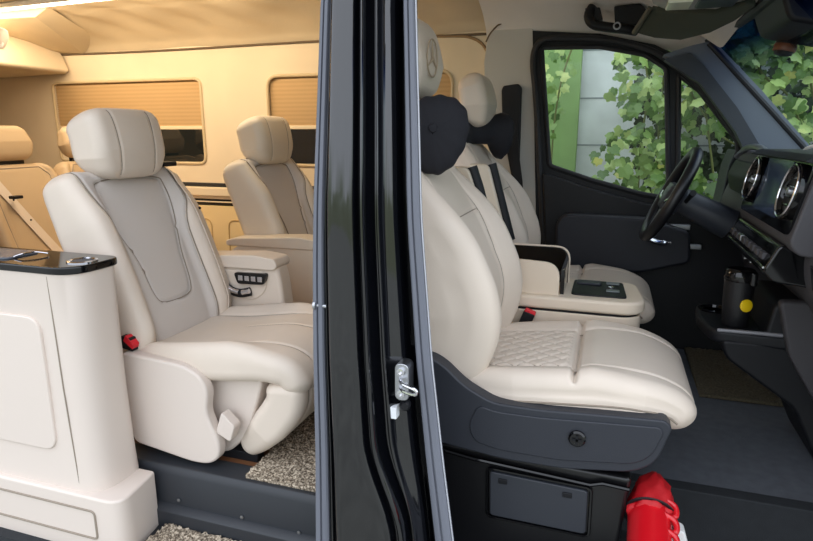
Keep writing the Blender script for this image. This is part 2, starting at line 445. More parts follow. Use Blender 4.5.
# rail ledge along the far wall
for z0, z1, y0, mt in ((0.775, 0.80, 1.945, drubber), (0.725, 0.775, 1.90, alc), (0.665, 0.705, 1.93, drubber), (0.705, 0.725, 1.92, alc), (0.685, 0.692, 1.915, alc)):
    struct('trim_1', M().box((-4.15, y0, z0), (-0.56, YL+0.01, z1)), mt, bevel=0.006)
lp = struct('trim_2', M().box((-4.15, 1.905, FZ), (-0.56, YL+0.01, 0.665)), yelp)
for x0, x1 in ((-3.2, -2.27), (-2.15, -1.3)):
    obj('panel_seam', M().tube([(x, 1.904, z) for x, z in rrect(x0, 0.2, x1, 0.585, 0.05)], 0.004, 6, closed=True), mat('tan seam', (190, 160, 110), 0.7), lp)
# suede ceiling: wall cove + flat roof lining, gently wrinkled
prof = spl([(YL+0.02, 1.555), (1.945, 1.585), (1.90, 1.63), (1.78, 1.69), (1.62, 1.73), (1.50, 1.745), (1.0, 1.76), (0.45, 1.755), (0.25, 1.72), (0.16, 1.64)], 6)
R = []
for i in range(141):
    x = -4.2 + (4.2-0.55)*i/140
    R.append([(x, y, z + 0.006*math.sin(x*9+y*7)*math.sin(y*5+x*2.3) + 0.005*math.sin(x*23-y*16)*sst(1.2, 1.6, y)*sst(1.95, 1.8, y)) for y, z in prof])
mc = M().rings(R, closed=False); R = [[(p[0], p[1], p[2]+0.03) for p in r] for r in R]; mc.rings(R, closed=False)
cl = struct('ceiling', mc, alcc, angle=180)
obj('edge_seam', M().tube([(x, YL-0.006, 1.572+0.003*math.sin(x*3)) for x in [-4.15+0.1*i for i in range(37)]], 0.006, 8), seamd, cl)
# ledge panel where the ceiling trim meets the rear bulkhead
struct('trim_3', M().add([(-4.2, 1.40, 1.70), (-4.2, 1.94, 1.62), (-3.15, 1.94, 1.575), (-3.0, 1.50, 1.705), (-4.2, 1.4, 1.78), (-4.2, 1.95, 1.70), (-3.0, 1.95, 1.64), (-2.9, 1.5, 1.75)],
       [(0,1,2,3), (4,7,6,5), (0,3,7,4), (3,2,6,7), (2,1,5,6), (1,0,4,5)]), alcc, smooth=False)
# roof skin, rear wall, near side wall behind the sliding door and header over the doors
struct('roof', M().box((-4.3, 0.0, 1.82), (0.25, 2.05, 1.86)), paint)
struct('wall_back', M().box((-4.25, 0.0, -0.1), (-4.2, 2.0, 1.82)), alc)
struct('wall_right', M().box((-4.2, 0.085, -0.1), (-2.02, 0.14, 1.80)), alc)
struct('wall_right', M().box((-4.25, 0.03, -0.35), (-2.02, 0.084, 1.84)), paint, bevel=0.02)
struct('trim_4', M().box((-2.02, 0.10, 1.62), (0.15, 0.16, 1.82)), paint)
# sliding door sill: upper riser, lip and step
sl = struct('trim_5', M().prism([(0.20, -0.035), (0.205, 0.060), (0.222, 0.082), (0.30, 0.084), (0.30, -0.2), (0.20, -0.2)], 'X', -2.02, -0.64), sillm, bevel=0.004)
obj('sill_lip', M().prism([(0.176, -0.2), (0.176, -0.05), (0.192, -0.037), (0.21, -0.034), (0.21, -0.2)], 'X', -2.02, -0.64), sillm, sl, bevel=0.003)
for px in (179, 242, 299):
    p = P(px, 500 + (px-179)*0.27, Y=0.198); obj('screw', M().lathe([(0.0, 0.0), (0.0055, 0.0), (0.0055, 0.003), (0.0, 0.004)], p, (0, -1, 0), 12), steel, sl)
struct('trim_6', M().box((-2.02, -0.02, -0.16), (-0.6, 0.22, -0.105)), mat_dd)

# ---------------- carpets
def pile(x0, y0, x1, y1, z, step=0.006, h=0.008, base=0.012, edge=None):
    nx = int((x1-x0)/step); ny = int((y1-y0)/step); R = []
    for i in range(nx+1):
        r = []
        for j in range(ny+1):
            x = x0 + (x1-x0)*i/nx; y = y0 + (y1-y0)*j/ny
            k = min(1, 1)
            r.append((x + random.uniform(-1, 1)*step*0.45, y + random.uniform(-1, 1)*step*0.45, z + base + random.uniform(0, h)))
        R.append(r)
    m = M().rings(R, closed=False)
    return m.box((x0, y0, z+0.001), (x1, y1, z+base))
tag(obj('rug', pile(-0.975, 0.235, -0.64, 1.25, FZ), carpet, angle=180), 'speckled beige curly rug on the cabin floor behind the black pillar', 'rug')
tag(obj('step_mat', pile(-1.232, -0.02, -0.80, 0.172, -0.105, h=0.010), carpet, angle=180), 'speckled beige curly mat on the entry step below the sill', 'mat')
tag(obj('floor_carpet', pile(0.40, 1.30, 0.86, 1.85, FZ, step=0.009), mat('olive carpet', (92, 84, 66), 1.0, var=0.4, vscale=120), angle=180), "dark olive carpet in the driver's footwell", 'carpet')

# ---------------- cab headliner, far B pillar trim, A pillar, door
prof = [(1.975, 1.50), (1.955, 1.545), (1.90, 1.60), (1.80, 1.645), (1.62, 1.68), (1.3, 1.69), (0.8, 1.69), (0.4, 1.67), (0.18, 1.60)]
prof = spl(prof, 5); R = []
for x, dz in ((-0.62, 0.03), (-0.35, 0.02), (-0.1, 0.0), (0.08, -0.04), (0.22, -0.10), (0.30, -0.145), (0.365, -0.18)):
    R.append([(x + 0.05*(1-((y-1.0)/0.86)**2)*sst(0.0, 0.4, x), y, z + dz*sst(1.97, 1.6, y) - (0.10*sst(0.1, 0.40, x) if y > 1.9 else 0.10*sst(0.1, 0.40, x)*sst(1.0, 1.9, y))) for y, z in prof])
mc = M().rings(R, closed=False); mc.rings([[(p[0], p[1], p[2]+0.04) for p in r] for r in R], closed=False)
hl = struct('ceiling', mc, grehead, angle=180)
# trim panels on the far pillar behind the driver's door
struct('trim_7', M().prism(rnd(xz([(497, 240), (487, 130), (484, 62), (487, 40), (497, 24), (518, 22), (533, 28), (541, 45), (545, 150), (548, 245)], 1.93), 0.02), 'Y', 1.925, 1.97), pill, bevel=0.006)
struct('trim_8', M().prism(xz([(497, 240), (545, 240), (560, 420), (497, 420)], 1.93), 'Y', 1.932, 1.97), creamp, bevel=0.006)
arch = [(P(a, b, Y=1.945)) for a, b in spl([(400, 37), (455, 36), (472, 38), (483, 45), (489, 58), (491, 76), (493, 120)], 6)]
struct('trim_9', M().tube(arch, 0.007, 8), mat('tan piping', (150, 122, 88), 0.8))
struct('trim_10', M().tube([P(a, b, Y=1.90) for a, b in spl([(497, -2), (501, 8), (502, 22), (497, 26), (490, 34), (486, 42)], 5)], 0.004, 6), seamd)

# driver's door seen across the cab
DY = 1.90
outer = xz([(532, 30), (600, 33), (655, 44), (690, 60), (725, 105), (765, 165), (830, 260), (830, 470), (560, 470), (536, 250)], DY)
g1 = rnd(xz([(541, 47), (600, 46), (645, 54), (667, 68), (669, 199), (640, 194), (590, 180), (549, 166)], DY), 0.02, 4)
g2 = rnd(xz([(679, 74), (700, 90), (738, 140), (744, 206), (690, 203), (678, 200)], DY), 0.015, 4)
dr = struct('door_1', slab_with_holes(outer, [g1, g2], DY+0.02, DY+0.075), black, angle=30)
obj('window_pane', M().prism(xz([(536, 42), (600, 40), (660, 55), (673, 66), (673, 205), (540, 172)], DY+0.05), 'Y', DY+0.048, DY+0.052), gclear, dr)
obj('quarter_pane', M().prism(xz([(675, 66), (745, 135), (750, 212), (675, 207)], DY+0.05), 'Y', DY+0.048, DY+0.052), gclear, dr)
obj('window_seal', M().tube([(x, DY+0.018, z) for x, z in g1], 0.012, 8, closed=True), drubber, dr)
obj('window_seal', M().tube([(x, DY+0.018, z) for x, z in g2], 0.012, 8, closed=True), drubber, dr)
obj('door_seal', M().tube([P(a, b, Y=DY) for a, b in spl([(560, 300), (545, 245), (541, 190), (536, 100), (533, 60), (540, 42), (560, 38), (610, 40), (650, 50), (672, 64), (700, 88), (748, 150)], 5)], 0.014, 8), drubber, dr)
# sculpted lower panel + armrest with pull handle
pn = obj('door_panel', M().prism(rnd(xz([(543, 172), (590, 188), (645, 203), (745, 216), (830, 262), (830, 470), (556, 470)], DY), 0.02), 'Y', DY-0.035, DY+0.03), black, dr, bevel=0.012)
sub('armrest_pad', M().prism(rnd(xz([(556, 222), (565, 213), (648, 218), (690, 232), (690, 262), (640, 272), (556, 268)], DY-0.1), 0.03), 'Y', DY-0.13, DY-0.03), mat('dark door pad', (32, 34, 42), 0.6), pn, bevel=0.025, seg=5)
sub('door_pull', M().tube([P(a, b, Y=DY-0.15) for a, b in spl([(640, 233), (648, 238), (658, 242), (671, 243)], 6)], [0.009]*3+[0.024]*13+[0.011]*3, 10, flat=0.6), chrome, pn)
sub('door_handle', M().box(tuple(P(662, 229, Y=DY-0.06)), tuple(P(690, 224, Y=DY-0.03))), steel, pn, bevel=0.004)
sub('window_switch', M().box(tuple(P(686, 249, Y=DY-0.09)), tuple(P(701, 244, Y=DY-0.06))), steel, pn, bevel=0.003)
sub('switch_stalk', M().tube([P(684, 234, Y=DY-0.08), P(688, 246, Y=DY-0.08)], 0.006, 8), steel, pn)

# A pillar trim and windscreen
ap = struct('trim_11', M().prism(rnd(xz([(662, 56), (690, 47), (712, 42), (760, 92), (812, 152), (830, 172), (812, 180), (756, 168), (738, 128), (700, 76)], 1.85), 0.008), 'Y', 1.80, 1.93), apil, bevel=0.02, seg=4)
obj('pillar_cover', M().prism(rnd(xz([(664, 60), (690, 53), (704, 66), (737, 108), (762, 150), (770, 168), (752, 168), (735, 132), (700, 84)], 1.80), 0.006), 'Y', 1.785, 1.84), mat('dark slate pillar cover', (48, 53, 62), 0.5), ap, bevel=0.012)
top0 = P(710, 40, Y=1.84); bot0 = P(822, 160, Y=1.84); dirv = (bot0-top0)
A = top0; B = top0 + dirv*1.35
wg = []
for i in range(13):
    t = i/12; q = A.lerp(B, t)
    wg.append([(q.x + 0.05*(1-((y-1.0)/0.86)**2), y, q.z) for y in [0.14 + (1.86-0.14)*k/16 for k in range(17)]])
m = M().rings(wg, closed=False); m.rings([[(p[0]+0.004, p[1], p[2]+0.003) for p in r] for r in wg], closed=False)
ws = struct('window_3', m, windm, angle=180)
obj('windscreen_seal', M().tube([P(a, b, Y=1.80) for a, b in ((709, 43), (738, 75), (773, 113), (810, 154), (830, 176))], 0.011, 8), drubber, ws)
obj('header_seal', M().tube([wg[0][16-k] for k in range(17)], 0.018, 8), black, ws)

# ---------------- black B pillar between the two door openings
def edges(z):      # left / right edge of the pillar along the height
    xl = interp([(-0.4, -0.645), (0.05, -0.625), (0.35, -0.617), (0.8, -0.612), (1.36, -0.596), (1.8, -0.585)], z)
    xr = interp([(-0.4, -0.262), (0.10, -0.288), (0.35, -0.322), (0.60, -0.352), (0.90, -0.380), (1.36, -0.408), (1.8, -0.432)], z)
    yy = interp([(-0.4, 0.0), (0.6, 0.0), (0.95, 0.012), (1.36, 0.05), (1.8, 0.12)], z)
    return xl, xr, yy
def section(z):
    k = sst(0.42, 0.18, z)*0.16                         # the channel swings forward near the sill
    base = [(0.0, 0.20), (0.0, 0.075), (0.03, 0.060), (0.055, 0.060), (0.065, 0.045), (0.075, 0.060), (0.10, 0.060), (0.11, 0.04), (0.125, 0.04), (0.135, 0.056), (0.165, 0.056), (0.185, 0.016), (0.20, 0.010), (0.24, 0.006),
            (0.44+k, 0.003), (0.465+k, 0.008), (0.475+k, 0.030), (0.495+k, 0.034), (0.51+k, 0.016), (0.545+k, 0.014), (0.56+k, 0.045), (0.58+k*.9, 0.062), (0.61+k*.8, 0.064),
            (0.62+k*.8, 0.05), (0.645+k*.7, 0.048), (0.66+k*.7, 0.070), (0.77+k*.3, 0.095), (0.80, 0.14), (0.86, 0.14), (0.90, 0.10), (0.985, 0.10), (1.0, 0.115), (0.74, 0.26)]
    q = base
    for _ in range(2):
        o = [q[0]]
        for a, b in zip(q, q[1:]): o += [(a[0]*.75+b[0]*.25, a[1]*.75+b[1]*.25), (a[0]*.25+b[0]*.75, a[1]*.25+b[1]*.75)]
        q = o + [q[-1]]
    return q
R = []
for i in range(89):
    z = -0.45 + 2.25*i/88; xl, xr, yy = edges(z)
    R.append([(xl + u*(xr-xl), y + yy - 0.02, z) for u, y in section(z)])
bp = struct('wall_right', M().rings(R, closed=True, caps=True), paint, angle=60)
def strip(u0, u1, y, n=1, th=0.012):
    R = []
    for i in range(45):
        z = -0.4 + 2.15*i/44; xl, xr, yy = edges(z); a = xl+u0*(xr-xl); b = xl+u1*(xr-xl); Y = y+yy-0.02
        w = (b-a)
        R.append([(a, Y+th*2, z), (a, Y+th*.3, z), (a+w*.12, Y, z), (a+w*.38, Y, z), (a+w*.43, Y+th*.5, z), (a+w*.50, Y+th*.5, z), (a+w*.55, Y, z), (a+w*.88, Y, z), (b, Y+th*.3, z), (b, Y+th*2, z)])
    return M().rings(R)
obj('door_seal', strip(-0.035, 0.075, 0.046), rubber, bp)
fs_ = obj('door_seal', strip(0.875, 1.0, 0.085), rubber, bp)
R = []
for i in range(45):
    z = -0.4 + 2.15*i/44; xl, xr, yy = edges(z); R.append((xr+0.002, 0.094+yy-0.02, z))
obj('seal_edge', M().tube(R, 0.0018, 6), mat('pale seal edge', (186, 188, 194), 0.5), bp)
# hinge-side hollow of the jamb with a rubber buffer and a sticker
jx = lambda z, u: edges(z)[0] + u*(edges(z)[1]-edges(z)[0])
pb = P(415, 397, Y=0.10)
obj('rubber_buffer', M().lathe([(0, 0), (0.013, 0), (0.013, 0.012), (0.008, 0.018), (0, 0.018)], (pb.x-0.01, 0.06, pb.z), (0.2, -1, 0), 16), black, bp)
ps = P(399, 405, Y=0.075)
obj('paper_sticker', M().box((ps.x-0.007, 0.035, ps.z-0.016), (ps.x+0.007, 0.080, ps.z+0.012)), stk, bp)
# striker of the front door
c = P(403, 381, Y=0.045)
st = thing('door_striker', 'chrome door striker plate with a loop bolted to the black pillar', 'door striker', (c.x, 0.05, c.z-0.04))
pl = obj('plate', M().prism(rnd([(c.x-0.017, c.z-0.044), (c.x+0.016, c.z-0.044), (c.x+0.016, c.z+0.044), (c.x-0.017, c.z+0.044)], 0.015), 'Y', 0.036, 0.075), steel, st, bevel=0.002)
for dz in (-0.026, 0.026):
    obj('bolt', M().lathe([(0, 0), (0.010, 0), (0.009, 0.007), (0.004, 0.008), (0, 0.004)], (c.x-0.001, 0.036, c.z+dz), (0, -1, 0), 16), chrome, st)
obj('loop', M().tube(spl([(c.x-0.005, 0.04, c.z+0.010), (c.x+0.010, 0.012, c.z+0.008), (c.x+0.038, 0.004, c.z+0.003), (c.x+0.045, 0.004, c.z-0.005), (c.x+0.036, 0.006, c.z-0.011), (c.x+0.010, 0.014, c.z-0.009), (c.x-0.005, 0.04, c.z-0.011)], 5), 0.0042, 8), chrome, st)
# guide pin of the sliding door
c = P(326, 307, Y=0.03)
gp = obj('guide_pin', M().lathe([(0, 0), (0.011, 0), (0.011, 0.006), (0.0045, 0.007), (0.0045, 0.042), (0, 0.042)], (c.x-0.032, 0.035, c.z), (1, 0, 0), 16), steel)
tag(gp, 'small steel sliding door pin sticking out of the pillar edge', 'door pin')

# ================================================================== CABIN: console, lockers, seats
# side console by the sliding door
cn = thing('side_console', 'tall cream side console with a dark glossy top beside the sliding door', 'console', (-1.6, 0.10, -0.10))
body = rnd([(-2.02, 0.035), (-1.335, 0.035), (-1.335, 0.205), (-2.02, 0.205)], [0, 0.085, 0.05, 0], 10)
R = []
for z, g in ((0.075, 0.012), (0.16, 0.006), (0.35, 0.0), (0.55, 0.0), (0.722, 0.004), (0.728, 0.008)):
    R.append([(x + (g if x > -1.6 else 0), y - g*0.5 if y < 0.1 else y, z) for x, y in body])
cb = obj('body', M().rings(R), creamp, cn, angle=30)
plin = rnd([(-2.02, 0.012), (-1.24, 0.012), (-1.268, 0.188), (-2.02, 0.188)], [0, 0.06, 0.012, 0], 8)
pq = obj('plinth', M().prism(plin, 'Z', -0.125, 0.078), creamp, cn, bevel=0.008)
sub('panel_edge', M().tube([(x, 0.0112, z) for x, z in rrect(-1.95, -0.055, -1.335, 0.035, 0.015)], 0.0035, 6, closed=True), seamm, pq)
dp = obj('door_panel', M().prism(rrect(-2.1, 0.195, -1.465, 0.60, 0.05), 'Y', 0.026, 0.05), creamp, cn, bevel=0.004)
obj('body_seam', M().tube([(-1.42, 0.0345, 0.72), (-1.415, 0.034, 0.4), (-1.40, 0.032, 0.085)], 0.002, 6), seamm, cn)
tp = obj('top_tray', M().prism(rnd([(-2.02, 0.028), (-1.325, 0.028), (-1.325, 0.212), (-2.02, 0.212)], [0, 0.085, 0.05, 0], 10), 'Z', 0.726, 0.748), gloss, cn, bevel=0.005)
c = P(74, 262.5, Z=0.75)
sub('cup_ring', M().lathe([(0.040, 0.0), (0.040, 0.004), (0.034, 0.006), (0.029, 0.002), (0.029, 0.0)], (c.x, 0.118, 0.747), n=36), chrome, tp)
sub('cup_well', M().lathe([(0.0, 0.0), (0.029, 0.0), (0.029, 0.003), (0.0, 0.0025)], (c.x, 0.118, 0.747), n=36), mat('dark blue well', (22, 28, 46), 0.4), tp)
sub('tray_lid', M().prism(rrect(-1.98, 0.065, -1.60, 0.175, 0.02), 'Z', 0.747, 0.753), mat('grey tray lid', (92, 96, 104), 0.25), tp, bevel=0.002)
sub('lid_tab', M().tube(spl([(-1.60, 0.09, 0.752), (-1.585, 0.10, 0.758), (-1.57, 0.13, 0.760), (-1.54, 0.15, 0.754)], 5), 0.004, 8, flat=0.6), chrome, tp)

# overhead locker across the rear of the cabin
lk = obj('overhead_locker', M().prism([(-4.18, 1.66)] + xz([(10, 34), (44, 39), (56, 46), (63, 57), (69, 71), (66, 74)], 1.93) + [(-4.18, 1.44)], 'Y', 1.25, 1.935), alc, bevel=0.012)
tag(lk, 'beige suede covered overhead locker at the rear left of the cabin', 'locker')
c = P(1, 38, Y=1.2)
sp = thing('reading_lamp', 'small white oval reading lamp under the ceiling at the left edge', 'lamp', (c.x, 1.24, c.z-0.03))
obj('lamp_housing', M().lathe([(0, -0.05), (0.022, -0.045), (0.03, -0.02), (0.034, 0.02), (0.022, 0.05), (0, 0.055)], (c.x-0.03, 1.22, c.z), (0.3, 0.2, 1), 20), creamp, sp)
obj('lens', M().lathe([(0, 0), (0.03, 0), (0.026, 0.006), (0, 0.008)], (c.x-0.03, 1.20, c.z-0.02), (0.6, -1, 0), 16), white, sp)
# led strip on the ceiling
ls = thing('ceiling_light', 'long glowing white strip light on the cabin ceiling', 'light', (-2.6, 1.38, 1.70))
obj('diffuser', M().tube([(-3.9, 1.40, 1.725), (-3.1, 1.395, 1.728), (-2.4, 1.38, 1.735), (-1.2, 1.36, 1.738)], 0.014, 8, flat=0.5), lamp, ls)
obj('housing', M().tube([(-3.9, 1.36, 1.735), (-3.1, 1.355, 1.74), (-2.4, 1.34, 1.748), (-1.2, 1.32, 1.75)], 0.028, 8, flat=0.5), mat('pale grey light housing', (205, 205, 205), 0.4), ls)

# ---------------- captain seats (built once about y = 0, x = 0 at the backrest foot, then mirrored for the other side)
def captain(loc, far, labels, leather, insert, belt=True):
    """far = +1: the fixed armrest stands on the +Y side of the seat"""
    X0, Y0, Z0 = loc
    t = thing('captain_seat', labels, 'seat', (X0, Y0, Z0), 'captain seats of the cabin')
    # backrest
    shield = spl([(-0.13, 0.575), (-0.02, 0.585), (0.13, 0.575), (0.152, 0.54), (0.14, 0.42), (0.105, 0.30), (0.09, 0.18), (0.055, 0.145), (-0.055, 0.145), (-0.09, 0.18), (-0.105, 0.30), (-0.14, 0.42), (-0.152, 0.54)], 5, True); shield.append(shield[0])
    sL = spl([(-0.2, 0.66), (-0.20, 0.5), (-0.165, 0.36), (-0.17, 0.0)], 6); sR = [(-a, b) for a, b in sL]
    mid = spl([(-0.165, 0.36), (-0.10, 0.30)], 3)
    def feat(y, l):
        a = abs(y)
        f = 0.040*sst(0.13, 0.205, a)*sst(0.62, 0.42, l)*sst(-0.02, 0.10, l) + 0.014*sst(0.13, 0.2, a)
        f += 0.012*(1-(a/0.25)**2) if a < 0.25 else 0
        f += groove(y, l, shield, 0.005, 0.006) + groove(y, l, sL, 0.0045, 0.007) + groove(y, l, sR, 0.0045, 0.007)
        if inside(y, l, shield): f -= 0.006
        return f
    bk, T = cushion([(-0.08, 0.29), (-0.105, 0.41), (-0.18, 0.63), (-0.283, 0.882)], [(0, 0.235), (0.3, 0.25), (0.7, 0.255), (0.9, 0.248), (1, 0.242)], [(0, 0.075), (0.5, 0.072), (0.9, 0.066), (1, 0.06)], 0, 0.042, feat)
    bs = cushion.surf; bsd = cushion.side
    def put(m): return M().add([(x+X0, (y if far > 0 else -y)+Y0, z+Z0) for x, y, z in m.v], m.f)
    b = obj('backrest', put(bk), leather, t, angle=180)
    stitches(b, [shield, sL, sR], bs, 0.0023, 0.0042, tf=put)
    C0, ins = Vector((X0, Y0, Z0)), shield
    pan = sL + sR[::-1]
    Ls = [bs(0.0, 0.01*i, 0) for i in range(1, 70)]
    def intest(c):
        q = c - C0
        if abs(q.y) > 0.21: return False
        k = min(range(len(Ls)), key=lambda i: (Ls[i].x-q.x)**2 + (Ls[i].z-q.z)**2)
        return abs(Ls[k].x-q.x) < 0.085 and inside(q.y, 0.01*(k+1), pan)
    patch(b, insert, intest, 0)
    # headrest on a short bracket
    def hf(y, l):
        f = 0.010*math.cos(y*10) + groove(y, l, [(-0.075, 0.0), (-0.085, 0.32)], 0.004, 0.004) + groove(y, l, [(0.075, 0.0), (0.085, 0.32)], 0.004, 0.004)
        return f
    hd, _ = cushion([(-0.215, 0.872), (-0.21, 0.92), (-0.22, 1.01), (-0.245, 1.08)], [(0, 0.125), (0.3, 0.154), (0.8, 0.154), (1, 0.146)], [(0, 0.058), (0.4, 0.072), (0.8, 0.072), (1, 0.066)], 0, 0.038, hf, nv=50, nf=60)
    hs = cushion.surf; h = obj('headrest', put(hd), leather, t, angle=180)
    stitches(h, [[(-0.075, 0.02), (-0.085, 0.195)], [(0.075, 0.02), (0.085, 0.195)]], hs, 0.0016, tf=put)
    obj('headrest_bracket', put(M().box((-0.275, -0.10, 0.82), (-0.235, 0.10, 0.91))), black, t, bevel=0.006)
    # cushion with bolsters and a calf rest hanging in front
    def cf(y, l):
        a = abs(y)
        f = 0.026*sst(0.15, 0.225, a)*sst(0.02, 0.15, l)*sst(0.56, 0.40, l)
        f += groove(y, l, [(-0.165, 0.04), (-0.165, 0.42), (-0.14, 0.62)], 0.004, 0.006) + groove(y, l, [(0.165, 0.04), (0.165, 0.42), (0.14, 0.62)], 0.004, 0.006)
        f += groove(y, l, [(0.05, 0.30), (0.02, 0.62)], 0.004, 0.004)
        f -= 0.012*math.exp(-((l-0.22)/0.15)**2)*(1-sst(0.1, 0.2, a))
        return f
    cu, _ = cushion([(-0.08, 0.298), (0.10, 0.308), (0.28, 0.328), (0.43, 0.345), (0.52, 0.328), (0.55, 0.265)], [(0, 0.24), (0.6, 0.255), (0.85, 0.25), (1, 0.235)], [(0, 0.045), (0.7, 0.052), (1, 0.045)], 0, 0.04, cf, side=-1)
    cs = cushion.surf; sc = obj('seat_cushion', put(cu), leather, t, angle=180)
    stitches(sc, [[(-0.165, 0.04), (-0.165, 0.42), (-0.14, 0.62)], [(0.165, 0.04), (0.165, 0.42), (0.14, 0.62)], [(0.05, 0.30), (0.02, 0.62)]], cs, tf=put)
    lr, _ = cushion([(0.50, 0.30), (0.495, 0.22), (0.40, 0.10), (0.325, 0.035)], [(0, 0.235), (0.6, 0.235), (1, 0.20)], [(0, 0.065), (0.5, 0.06), (1, 0.035)], 0, 0.034, lambda y, l: groove(y, l, [(-0.18, 0), (-0.16, 0.4)], 0.004, 0.006) + groove(y, l, [(0.18, 0), (0.16, 0.4)], 0.004, 0.006), nv=50, nf=50, side=-1)
    cs = cushion.surf; sc = obj('calf_rest', put(lr), leather, t, angle=180)
    stitches(sc, [[(-0.18, 0.01), (-0.16, 0.38)], [(0.18, 0.01), (0.16, 0.38)]], cs, 0.0028, tf=put)
    # base shell and rails
    obj('seat_base', put(M().prism(rnd([(-0.10, 0.02), (0.28, 0.02), (0.36, 0.10), (0.42, 0.28), (0.40, 0.32), (-0.12, 0.32)], 0.03), 'Y', -0.20, 0.20)), creamp, t, bevel=0.01)
    for y in (-0.17, 0.17): obj('rail', put(M().box((-0.25, y-0.02, -0.005), (0.38, y+0.02, 0.03))), black, t, bevel=0.003)
    # side skirt with recline lever on the free side
    sk = rnd([(-0.03, 0.075), (-0.05, 0.33), (-0.03, 0.352), (0.19, 0.337), (0.25, 0.312), (0.278, 0.265), (0.265, 0.19), (0.305, 0.095), (0.30, 0.045), (0.26, 0.018), (0.20, 0.015), (-0.015, 0.045)], 0.025, 6)
    obj('side_skirt', put(M().prism(sk, 'Y', -0.275, -0.235)), creamp, t, bevel=0.016, seg=4)
    lv = obj('recline_lever', put(M().prism(rnd([(0.285, 0.125), (0.335, 0.10), (0.355, 0.155), (0.31, 0.195)], 0.01), 'Y', -0.262, -0.225)), creamp, t, bevel=0.006)
    # outer buckle with red release button
    bu = obj('belt_buckle', put(M().prism(rnd([(-0.045, 0.36), (0.0, 0.352), (-0.005, 0.395), (-0.04, 0.40)], 0.004), 'Y', -0.262, -0.235)), black, t, bevel=0.003)
    sub('release_button', put(M().prism(rnd([(-0.032, 0.385), (0.002, 0.36), (0.008, 0.375), (-0.02, 0.405)], 0.004), 'Y', -0.264, -0.237)), redb, bu, bevel=0.002)
    pa = lambda m: put(M().add([(x-0.075, y, z-0.012) for x, y, z in m.v], m.f))
    # armrest on the aisle side
    ar = obj('armrest', pa(M().prism(rnd([(-0.13, 0.25), (0.33, 0.27), (0.305, 0.50), (0.29, 0.555), (-0.10, 0.535), (-0.16, 0.50)], [0.02, 0.03, 0.05, 0.03, 0.03, 0.02], 6), 'Y', 0.25, 0.335)), leather, t, bevel=0.018, seg=4)
    cap = M().prism(rnd([(-0.17, 0.525), (0.285, 0.528), (0.302, 0.545), (0.29, 0.572), (0.20, 0.582), (-0.12, 0.562), (-0.17, 0.55)], 0.012), 'Y', 0.238, 0.345)
    sub('armrest_pad', pa(cap), leather, ar, bevel=0.014, seg=4)
    if far > 0:
        pa = lambda m: put(M().add([(x-0.02, y, z-0.012) for x, y, z in m.v], m.f))
        sub('control_recess', pa(M().prism(rnd([(-0.02, 0.52), (0.20, 0.52), (0.19, 0.44), (0.13, 0.40), (0.06, 0.41), (0.0, 0.45)], 0.03), 'Y', 0.246, 0.27)), leather, ar, bevel=0.006)
        sub('control_panel', pa(M().prism(rnd([(0.06, 0.512), (0.205, 0.516), (0.19, 0.472), (0.075, 0.468)], 0.014), 'Y', 0.232, 0.26)), gloss, ar, bevel=0.003)
        for k in range(4): sub('control_key', pa(M().box((0.082+k*0.028, 0.228, 0.483), (0.102+k*0.028, 0.234, 0.503))), chrome, ar, bevel=0.002)
        sub('switch_plate', pa(M().tube(spl([(0.0, 0.237, 0.505), (0.01, 0.235, 0.47), (0.045, 0.234, 0.44), (0.085, 0.234, 0.432), (0.13, 0.235, 0.442)], 5), 0.017, 10, flat=0.5)), black, ar)
        sub('seat_switch', pa(M().tube(spl([(0.01, 0.228, 0.495), (0.02, 0.226, 0.468), (0.05, 0.225, 0.445), (0.085, 0.225, 0.438)], 5), 0.009, 10)), chrome, ar)
        sub('seat_switch', pa(M().tube([(0.10, 0.225, 0.438), (0.13, 0.226, 0.446)], 0.010, 10)), chrome, ar)
    if belt:
        # shoulder belt from the guide down across the aisle bolster
        g = [tuple(bs(0.208+0.012*i/11, 0.64-0.60*i/11, 0.004)) for i in range(12)]
        st_ = obj('shoulder_belt', put(M().ribbon(spl(g, 4), 0.045, 0.003, (0.88, 0.32, 0.40))), leather, t)
        sub('belt_guide', put(M().box((-0.235, 0.175, 0.895), (-0.185, 0.245, 0.912))), black, st_, bevel=0.004)
        p = bs(0.212, 0.42, 0.004); sub('belt_button', put(M().lathe([(0, 0), (0.006, 0), (0.005, 0.004), (0, 0.005)], p + Vector((0.008, 0, 0.004)), (0.9, 0, 0.4), 10)), black, st_)
    return t
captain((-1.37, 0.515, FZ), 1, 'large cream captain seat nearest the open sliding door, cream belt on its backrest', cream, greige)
captain((-1.40, 1.50, FZ), -1, 'shaded cream captain seat by the far window, partly behind the black pillar', warmcream, greige, belt=False)
